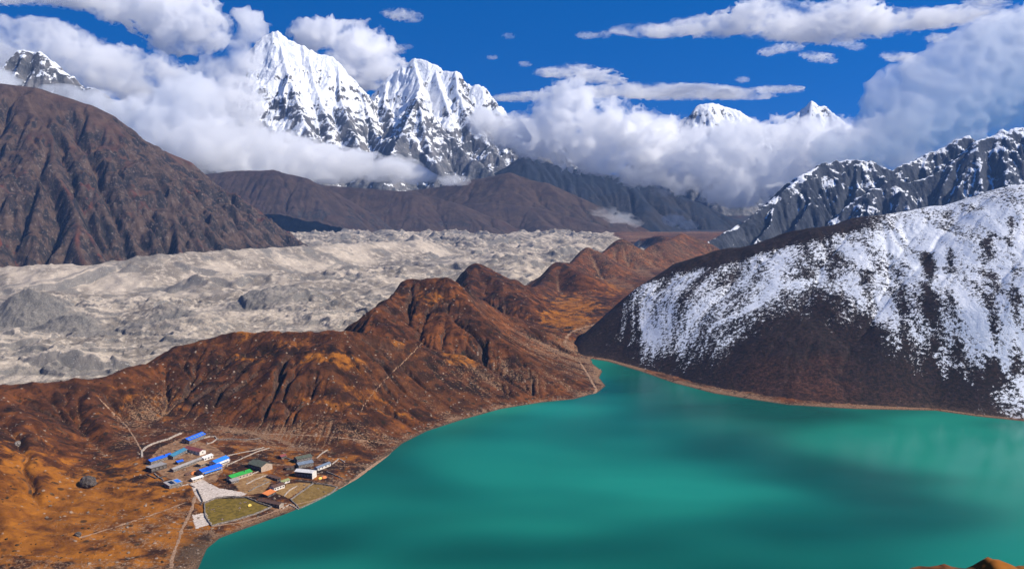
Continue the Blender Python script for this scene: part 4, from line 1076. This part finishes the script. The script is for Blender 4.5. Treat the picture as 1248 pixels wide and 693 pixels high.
def patch(name, pts, mat, up=.12, step=1.3):
    """a draped piece of ground"""
    poly = [tuple(hit(*p)[:2]) for p in pts]
    q = np.array(poly); g = Grid(q[:, 0].min() - step, q[:, 0].max() + step, q[:, 1].min() - step, q[:, 1].max() + step, step)
    sdp = poly_sd(g.X, g.Y, poly)
    g.H = ground_z(g.X, g.Y) + up
    V, Q, used = grid_arrays(g, sdp < step * .2)
    # pull the rim onto the outline
    o = raw_mesh(name, V, Q, mat, {}, 'structure')
    return o
def ground_mat(name, a, b_, c_=None, sc=.25):
    s = NT(name); n = s.noise(sc, 6, .66, dist=.3); n2 = s.noise(sc * 6, 4, .7)
    c = s.mix(s.mr(n, .36, .64), a, b_)
    c = s.mix(s.mr(n2, .56, .70), c, c_ or b_)
    return s.pbr(c, .95, s.bump(n2, .25, .6))
patch('pasture', [(250, 614), (264, 608), (299, 607), (315, 614), (329, 618), (310, 626), (286, 633), (259, 640), (252, 629)], ground_mat('olive_pasture_grass', (.095, .066, .010), (.19, .125, .020), (.24, .15, .03)))
patch('pasture', [(356, 609), (369, 600), (383, 590), (398, 592), (409, 594), (403, 600), (384, 610), (366, 618)], ground_mat('brown_pasture_grass', (.13, .075, .018), (.22, .135, .04), (.27, .18, .06)))
patch('terraced_field', [(286, 588), (306, 578), (322, 577), (330, 582), (328, 590), (320, 600), (302, 602), (292, 596)], ground_mat('tan_terrace_soil', (.19, .095, .035), (.31, .18, .075), (.38, .25, .13)))
patch('terraced_field', [(338, 600), (350, 590), (366, 588), (378, 589), (352, 606)], ground_mat('ochre_terrace_soil', (.21, .11, .035), (.32, .19, .07)))
M_YARD = ground_mat('pale_gravel', (.40, .32, .26), (.66, .56, .47), (.26, .20, .15), .5)
patch('stone_yard', [(234, 589), (246, 584.5), (266, 595), (301, 601), (292, 604), (266, 605), (246, 611), (239, 602)], M_YARD)
patch('stone_yard', [(236, 628), (250, 625), (256, 638), (240, 643)], M_YARD)
patch('village_ground', [(178, 566), (196, 545), (226, 532), (262, 545), (280, 560), (262, 586), (236, 590), (206, 582)], ground_mat('trodden_village_soil', (.12, .055, .025), (.31, .17, .085), (.44, .31, .21), .16), up=.06)

def path(name, pts, w=2.4, up=.14, mat=None, near=None):
    L3 = []
    for p in smooth_line([np.array(p, float) for p in pts], 7):
        q = hit(float(p[0]), float(p[1])); L3.append(q)
    pl = [L3[0]]
    for q in L3[1:]:
        n = max(1, int(np.hypot(*(q - pl[-1])[:2]) / 2.5)); a_ = pl[-1]
        if np.hypot(*(q - a_)[:2]) > 90: n = 1
        for k in range(1, n + 1): pl.append(a_ + (q - a_) * k / n)
    bm = bmesh.new(); prev = None
    for i, p in enumerate(pl):
        d = (pl[min(i + 1, len(pl) - 1)] - pl[max(i - 1, 0)])[:2]; d = d / (np.hypot(*d) + 1e-9); nn = np.array([-d[1], d[0]])
        ww = w * rv.uniform(.6, 1.35); j = rv.uniform(-.4, .4)
        row = []
        for s in (-1, -.33, .33, 1):
            xy = p[:2] + nn * (s * ww / 2 + j); row.append(bm.verts.new((xy[0], xy[1], float(ground_z(xy[0], xy[1])) + up * (1 if abs(s) < .5 else .4))))
        if prev:
            for k in range(3): bm.faces.new((prev[k], prev[k + 1], row[k + 1], row[k]))
        prev = row
    me = bpy.data.meshes.new(name); bmesh.ops.recalc_face_normals(bm, faces=bm.faces); bm.to_mesh(me); bm.free(); me.materials.append(mat)
    o = bpy.data.objects.new(name, me); COL.objects.link(o); o['kind'] = 'structure'
M_PATH = ground_mat('dusty_trail', (.20, .11, .06), (.36, .225, .14), (.42, .30, .21), .6)
path('footpath', [(414, 596), (430, 586), (446, 573), (466, 560), (492, 545), (522, 530), (560, 517), (600, 506), (640, 500), (680, 495), (712, 488), (726, 477), (722, 466), (712, 449), (706, 440)], 3.4, mat=M_PATH)
path('footpath', [(688, 418), (692, 409), (702, 402), (722, 396), (742, 386), (758, 374), (778, 362)], 5, mat=M_PATH)
path('footpath', [(208, 692), (211, 676), (217, 660), (222, 645), (233, 622), (238, 604)], 2.6, mat=M_PATH)
path('footpath', [(120, 484), (132, 497), (150, 514), (163, 532), (172, 548)], 1.6, mat=M_PATH)
path('footpath', [(96, 655), (130, 645), (170, 632), (200, 622), (225, 612)], 1.8, mat=M_PATH)
path('footpath', [(300, 528), (350, 529), (400, 532), (440, 536), (470, 540)], 1.5, mat=M_PATH)
path('footpath', [(258, 641), (300, 634), (350, 618), (385, 608), (414, 596)], 2.2, mat=M_PATH)
path('footpath', [(440, 500), (455, 478), (470, 462), (492, 440), (515, 418)], 1.1, mat=M_PATH)

# ------------------------------------------------------------------ rocks and shrubs
def lump(bm, c, r, seed, squash=.7, sub=1, rough=.35):
    rr = random.Random(seed)
    g = bmesh.ops.create_icosphere(bm, subdivisions=sub, radius=1)
    ax = [rr.uniform(.7, 1.25) for _ in range(3)]; a = rr.uniform(0, 6.28); ca, sa = math.cos(a), math.sin(a)
    for v in g['verts']:
        k = 1 + rr.uniform(-rough, rough) * .8
        x, y, z = v.co.x * ax[0] * k, v.co.y * ax[1] * k, v.co.z * squash * ax[2] * k
        v.co = (c[0] + r * (x * ca - y * sa), c[1] + r * (x * sa + y * ca), c[2] + r * z)
def fast_lumps(name, pts, rad, mat, squash, seed, label, var=4):
    """many small lumps in one mesh"""
    V, Q = [], []; off = 0
    protos = []
    for k in range(var):
        bm = bmesh.new(); lump(bm, (0, 0, 0), 1, seed + k, squash); bm.verts.index_update()
        protos.append((np.array([v.co[:] for v in bm.verts]), np.array([[v.index for v in f.verts] for f in bm.faces]))); bm.free()
    rs = np.random.RandomState(seed)
    for i, (p, r) in enumerate(zip(pts, rad)):
        v, f = protos[i % var]; a = rs.rand() * 6.28; ca, sa = math.cos(a), math.sin(a)
        w = np.stack([v[:, 0] * ca - v[:, 1] * sa, v[:, 0] * sa + v[:, 1] * ca, v[:, 2]], 1) * r + p
        V.append(w); Q.append(f + off); off += len(v)
    o = raw_mesh(name, np.concatenate(V), np.concatenate(Q), mat, {}, 'stuff'); o['label'] = label
    o.data.polygons.foreach_set('use_smooth', np.zeros(len(o.data.polygons), bool))
    return o
rs = np.random.RandomState(77)
XY = np.stack([rs.uniform(-1000, 250, 60000), rs.uniform(560, 1900, 60000)], 1)
sdl = lake_sd(XY[:, 0], XY[:, 1]); gz = ground_z(XY[:, 0], XY[:, 1])
vil = poly_sd(XY[:, 0], XY[:, 1], VILLAGE)
gla = -poly_sd(XY[:, 0], XY[:, 1], GLAC)
cl = fbm(XY[:, 0], XY[:, 1], 70, 4, 91)
okp = (sdl > 1) & (gla < 0) & (np.abs(XY[:, 0] / XY[:, 1]) < .62) & (XY[:, 0] < 140)
pst = okp & (((sdl < 16) & (rs.rand(60000) < .8)) | ((cl > .16) & (vil > -5) & (rs.rand(60000) < .30)) | ((vil > 0) & (rs.rand(60000) < .05)) | ((vil < 0) & (rs.rand(60000) < .35)))
pts = np.stack([XY[pst, 0], XY[pst, 1], gz[pst]], 1); rad = .35 + 1.3 * rs.rand(len(pts)) ** 4 + .25 * rs.rand(len(pts))
fast_lumps('boulders', pts, rad, stone_mat('lichen_grey_boulder', (.15, .105, .075), (.36, .27, .20), .8), .75, 5, 'grey stones scattered over the moraine and along the lake shore')
psh = okp & (cl < .02) & (vil > 2) & (sdl > 12) & (rs.rand(60000) < .22)
pts = np.stack([XY[psh, 0], XY[psh, 1], gz[psh]], 1); rad = .5 + 1.1 * rs.rand(len(pts)) ** 2
s_ = NT('juniper_scrub'); n_ = s_.noise(1.4, 4, .7); M_SHRUB = s_.pbr(s_.mix(s_.mr(n_, .35, .65), (.018, .014, .007), (.062, .034, .014)), .95, s_.bump(n_, .4, .8))
fast_lumps('dwarf_shrubs', pts, rad, M_SHRUB, .6, 9, 'low dark heath shrubs dotted over the rusty slopes')
def boulder(label, px, py, r, m, seed):
    p = hit(px, py); bm = bmesh.new(); lump(bm, (0, 0, r * .25), r, seed, .8, 3, .16)
    o = mesh_obj('boulder', bm, VM[m]); o.location = (p[0], p[1], float(ground_z(p[0], p[1]))); o['label'] = label; o['category'] = 'boulder'; o['group'] = 'large boulders'
boulder('big dark boulder alone on the orange slope left of the village', 107, 590, 8.5, 'dark', 3)
boulder('pale boulder low on the left slope beside the marsh', 95, 652, 3.2, 'dark', 4)
boulder('grey boulder high on the far left slope', 22, 542, 3.4, 'stone', 5)
BANK = 'clouds wrapped round the peaks'
HIGH = 'small clouds in the open blue sky'
# left bank, between the brown mountain and the peaks
cloud('grey cloud bank lying along the crest of the brown mountain at the left', 7400,
      [(-60, 96, 60, 22), (-10, 98, 30, 10), (75, 112, 26, 8), (110, 122, 30, 11), (150, 140, 36, 18), (140, 160, 30, 12), (195, 145, 42, 28), (205, 172, 50, 26), (245, 172, 48, 32), (235, 120, 34, 26), (180, 180, 40, 16)], seed=3, mfp=150, thin=.30, thick=.62, wisp=.85, group=BANK)
cloud('thin grey cloud veil behind the small snowy summit at the far left', 9600,
      [(-40, 60, 50, 30), (0, 40, 36, 16), (40, 38, 40, 14), (75, 52, 34, 16), (100, 78, 40, 26), (140, 90, 40, 26), (175, 98, 40, 28), (205, 100, 30, 20), (30, 66, 40, 26)], seed=33, mfp=170, wisp=.9, group=BANK)
cloud('broad grey and white cloud in the top left corner with blue gaps under it', 10500,
      [(95, -8, 45, 14), (150, 5, 40, 18), (195, 14, 45, 24), (235, 28, 36, 28), (215, 50, 30, 14), (255, 50, 18, 12)], seed=4, mfp=110, wisp=.8, group=BANK)
cloud('white cloud column rising just left of the tallest snow peak', 9000,
      [(300, 22, 18, 12), (312, 40, 18, 16), (292, 70, 26, 22), (265, 95, 34, 26), (285, 120, 32, 28), (262, 145, 40, 28), (292, 165, 34, 24)], seed=5, mfp=120, wisp=.7, group=BANK)
cloud('low grey cloud stretched across the foot of the tallest snow peak', 8000,
      [(265, 185, 50, 26), (310, 178, 46, 22), (355, 190, 46, 22), (395, 198, 40, 18), (430, 200, 42, 16), (470, 206, 40, 15), (505, 214, 26, 10), (320, 205, 50, 14), (380, 212, 50, 12), (255, 205, 40, 12)], seed=6, mfp=140, thin=.32, thick=.64, wisp=.75, group=BANK)
cloud('white cloud piled up behind the saddle between the twin snow peaks', 12400,
      [(378, 42, 24, 16), (405, 44, 30, 20), (432, 56, 32, 26), (455, 72, 28, 26), (470, 88, 24, 20), (430, 85, 40, 24)], seed=7, mfp=100, wisp=.7, group=BANK)
cloud('little white puff floating below the second snow peak', 7300, [(548, 219, 14, 7), (562, 220, 12, 6)], seed=8, mfp=90, wisp=.6, group=BANK)
cloud('thin wisp lying across the dark face of the second snow peak', 9300, [(520, 108, 12, 8), (528, 122, 12, 12), (534, 134, 8, 8)], seed=28, mfp=240, wisp=.8, group=BANK)
# centre bank
cloud('tall heaped white cloud right of the twin snow peaks', 7900,
      [(590, 148, 22, 13), (622, 160, 34, 20), (660, 165, 36, 26), (672, 135, 22, 22), (695, 125, 28, 28), (705, 165, 42, 34), (740, 150, 36, 26), (735, 190, 36, 20), (770, 165, 40, 30), (790, 200, 42, 26), (815, 175, 34, 30), (835, 215, 32, 20)], seed=9, mfp=70, wisp=.75, group=BANK)
cloud('white and grey cloud hiding the lower half of the far snow peaks', 7500,
      [(856, 172, 26, 14), (845, 195, 34, 26), (880, 178, 38, 26), (905, 205, 46, 34), (885, 230, 34, 18), (922, 170, 34, 20), (955, 166, 38, 22), (955, 200, 46, 34), (900, 244, 30, 10), (990, 175, 46, 28), (1025, 168, 30, 22), (1058, 172, 36, 24), (1095, 170, 36, 30), (985, 205, 50, 20)], seed=10, mfp=80, wisp=.75, group=BANK)
cloud('huge dark grey cloud sitting on the crags in the upper right', 6300,
      [(1030, 185, 44, 28), (1075, 178, 50, 32), (1085, 120, 34, 32), (1110, 150, 56, 44), (1130, 100, 46, 34), (1165, 130, 60, 52), (1175, 75, 46, 34), (1215, 100, 60, 60), (1210, 50, 40, 28), (1260, 70, 60, 60), (1240, 118, 40, 30), (1115, 195, 40, 14), (1320, 80, 80, 70)], seed=11, mfp=190, thin=.18, thick=.55, wisp=.42, gain=.40, depth=.45, group=BANK)
cloud('ragged wisp hanging in the blue valley under the heaped cloud', 7000, [(738, 258, 16, 6), (756, 266, 18, 6), (770, 272, 12, 5)], seed=12, mfp=220, wisp=.9, group=BANK)
cloud('faint wisp low on the dark blue slope beside the right hand crag', 7600, [(822, 268, 14, 7), (838, 274, 12, 6), (806, 234, 14, 6)], seed=13, mfp=300, wisp=.9, group=BANK)
# high flat clouds
cloud('long flat white cloud with a ragged top across the upper right sky', 11600,
      [(765, 38, 18, 6), (800, 37, 28, 7), (840, 34, 32, 9), (880, 30, 32, 12), (915, 22, 26, 16), (950, 24, 36, 20), (990, 28, 40, 18), (1030, 28, 44, 16), (1075, 28, 44, 12), (1120, 24, 44, 9), (1165, 19, 44, 8), (1205, 17, 30, 5), (940, 6, 26, 10), (1040, 8, 30, 10), (1000, 42, 40, 8)], seed=14, mfp=170, wisp=1.05, group=HIGH)
cloud('flat white cloud cap above the heaped centre cloud', 12800, [(675, 88, 20, 5), (698, 86, 22, 7), (722, 92, 26, 7), (742, 98, 18, 4)], seed=15, mfp=170, wisp=1.05, group=HIGH)
cloud('thin flat cloud streak touching the dip behind the second peak', 13600, [(618, 119, 18, 4), (640, 118, 20, 5), (656, 116, 14, 4)], seed=16, mfp=200, wisp=1.05, group=HIGH)
cloud('long smooth cloud sheet stretched over the far snow peaks', 12400, [(725, 112, 26, 6), (765, 110, 36, 8), (805, 112, 40, 8), (845, 112, 40, 8), (885, 114, 36, 6), (915, 117, 26, 4)], seed=17, mfp=190, wisp=.8, group=HIGH)
cloud('short lens shaped cloud streak right of the long smooth sheet', 13400, [(935, 109, 18, 4), (958, 109, 20, 4)], seed=18, mfp=170, wisp=.9, group=HIGH)
cloud('ragged white cloud puff alone above the twin snow peaks', 13400, [(474, 15, 9, 4), (488, 18, 14, 6), (503, 21, 10, 5)], seed=19, mfp=170, wisp=1.1, group=HIGH)
cloud('tiny white cloud just above the saddle of the twin peaks', 13400, [(486, 60, 9, 5), (497, 57, 6, 3)], seed=20, mfp=220, wisp=1.1, group=HIGH)
cloud('small slanted cloud under the middle of the long flat cloud', 13200, [(935, 64, 10, 4), (952, 59, 14, 5), (968, 58, 10, 4)], seed=21, mfp=180, wisp=1.1, group=HIGH)
cloud('small white cloud bar right of the slanted one', 13200, [(985, 67, 10, 4), (1000, 70, 14, 5), (1012, 74, 8, 3)], seed=22, mfp=170, wisp=1.05, group=HIGH)
cloud('small flat cloud beside the edge of the huge grey cloud', 13200, [(1083, 68, 9, 5), (1100, 70, 16, 5), (1116, 73, 10, 4)], seed=23, mfp=170, wisp=1.05, group=HIGH)
cloud('tiny round cloud beneath the right end of the long flat cloud', 13200, [(1140, 46, 11, 5)], seed=24, mfp=170, wisp=1.05, group=HIGH)
cloud('pair of faint cloud flecks left of the long flat cloud', 13600, [(712, 43, 9, 4), (736, 42, 8, 4), (722, 43, 9, 3)], seed=25, mfp=220, wisp=1.05, group=HIGH)
cloud('faint cloud streak at the very top of the right sky', 14200, [(1195, 3, 18, 5), (1215, 5, 14, 4)], seed=26, mfp=220, wisp=1.1, group=HIGH)
cloud('thin cloud at the top edge above the brown mountain', 11500, [(10, -2, 30, 6), (50, 0, 26, 5)], seed=27, mfp=170, wisp=1.1, group=HIGH)

cloud('few torn flecks drifting over the flat cap of the centre cloud', 13800, [(620, 44, 7, 3), (600, 70, 6, 2.5), (640, 78, 7, 3)], seed=41, mfp=260, wisp=1.1, group=HIGH)
cloud('small ragged cloud under the right part of the long flat cloud', 13300, [(1028, 52, 14, 4), (1044, 57, 10, 4), (1012, 49, 8, 3)], seed=42, mfp=240, wisp=1.1, group=HIGH)
cloud('faint round fleck above the long smooth sheet', 13500, [(905, 97, 8, 3.5)], seed=43, mfp=220, wisp=1.0, group=HIGH)

HAZE = 2.8e-5
# ------------------------------------------------------------------ air, light, camera
SUN_EL, SUN_AZ = R(41), R(104)           # azimuth from +Y (the view) towards +X (the right)
w = bpy.data.worlds.new('World'); SC.world = w; w.use_nodes = True
nt = w.node_tree; nt.nodes.clear()
sky = nt.nodes.new('ShaderNodeTexSky'); sky.sky_type = 'NISHITA'; sky.sun_disc = False
sky.sun_elevation = SUN_EL; sky.sun_rotation = SUN_AZ; sky.altitude = 4800; sky.air_density = 1.0; sky.dust_density = 0.0; sky.ozone_density = 3.0
bg = nt.nodes.new('ShaderNodeBackground'); bg.inputs['Strength'].default_value = .15
wo = nt.nodes.new('ShaderNodeOutputWorld')
tc = nt.nodes.new('ShaderNodeTexCoord'); va = nt.nodes.new('ShaderNodeVectorMath'); va.operation = 'ADD'; va.inputs[1].default_value = (0, 0, .45)
vn = nt.nodes.new('ShaderNodeVectorMath'); vn.operation = 'NORMALIZE'
nt.links.new(tc.outputs['Generated'], va.inputs[0]); nt.links.new(va.outputs[0], vn.inputs[0]); nt.links.new(vn.outputs[0], sky.inputs['Vector'])
hs = nt.nodes.new('ShaderNodeHueSaturation'); hs.inputs['Saturation'].default_value = 2.0; nt.links.new(sky.outputs[0], hs.inputs['Color'])
tw = nt.nodes.new('ShaderNodeMix'); tw.data_type = 'RGBA'; tw.blend_type = 'MULTIPLY'; tw.inputs[0].default_value = 1; tw.inputs[7].default_value = (.14, 1.0, 1.15, 1)
nt.links.new(hs.outputs[0], tw.inputs[6]); nt.links.new(tw.outputs[2], bg.inputs[0]); nt.links.new(bg.outputs[0], wo.inputs[0])
L = bpy.data.lights.new('sun', 'SUN'); L.energy = 4.9; L.angle = R(.5); L.color = (1, .93, .82)
so = bpy.data.objects.new('sun', L); COL.objects.link(so)
sd_ = Vector((math.sin(SUN_AZ) * math.cos(SUN_EL), math.cos(SUN_AZ) * math.cos(SUN_EL), math.sin(SUN_EL)))
so.rotation_euler = sd_.to_track_quat('Z', 'Y').to_euler(); so.location = sd_ * 3000

if HAZE:
    hz = NT('valley_haze')
    hz.t.nodes.clear(); hz.out = hz.n('ShaderNodeOutputMaterial')
    pv = hz.n('ShaderNodeVolumePrincipled'); pv.inputs['Color'].default_value = (.28, .52, 1.0, 1); pv.inputs['Density'].default_value = HAZE
    pv.inputs['Anisotropy'].default_value = .1
    hz.t.links.new(pv.outputs[0], hz.out.inputs['Volume'])
    bm = bmesh.new(); bmesh.ops.create_cube(bm, size=1)
    x0, x1, y0, y1, z0, z1 = -4600, 5200, -900, 5410, -70, 712
    for v in bm.verts:
        v.co = ((x0 + x1) / 2 + v.co.x * (x1 - x0), (y0 + y1) / 2 + v.co.y * (y1 - y0), (z0 + z1) / 2 + v.co.z * (z1 - z0))
    me = bpy.data.meshes.new('haze'); bm.to_mesh(me); bm.free(); me.materials.append(hz.m)
    o = bpy.data.objects.new('haze', me); COL.objects.link(o); o['kind'] = 'stuff'; o['label'] = 'thin blue air filling the valley below the peaks'

cd = bpy.data.cameras.new('camera'); cd.sensor_width = 36; cd.lens = 36 * FPX / 1248; cd.clip_start = .5; cd.clip_end = 120000
cam = bpy.data.objects.new('camera', cd); COL.objects.link(cam); cam.location = (0, 0, CAM_H); cam.rotation_euler = (math.pi / 2 - PITCH, 0, 0)
SC.camera = cam
vs = SC.view_settings; vs.view_transform = 'Standard'; vs.look = 'None'; vs.gamma = 1; vs.use_curve_mapping = False; vs.exposure = 0.36
cy = SC.cycles; cy.max_bounces = 40; cy.diffuse_bounces = 2; cy.glossy_bounces = 2; cy.transmission_bounces = 2; cy.volume_bounces = 36; cy.transparent_max_bounces = 64
cy.use_denoising = True
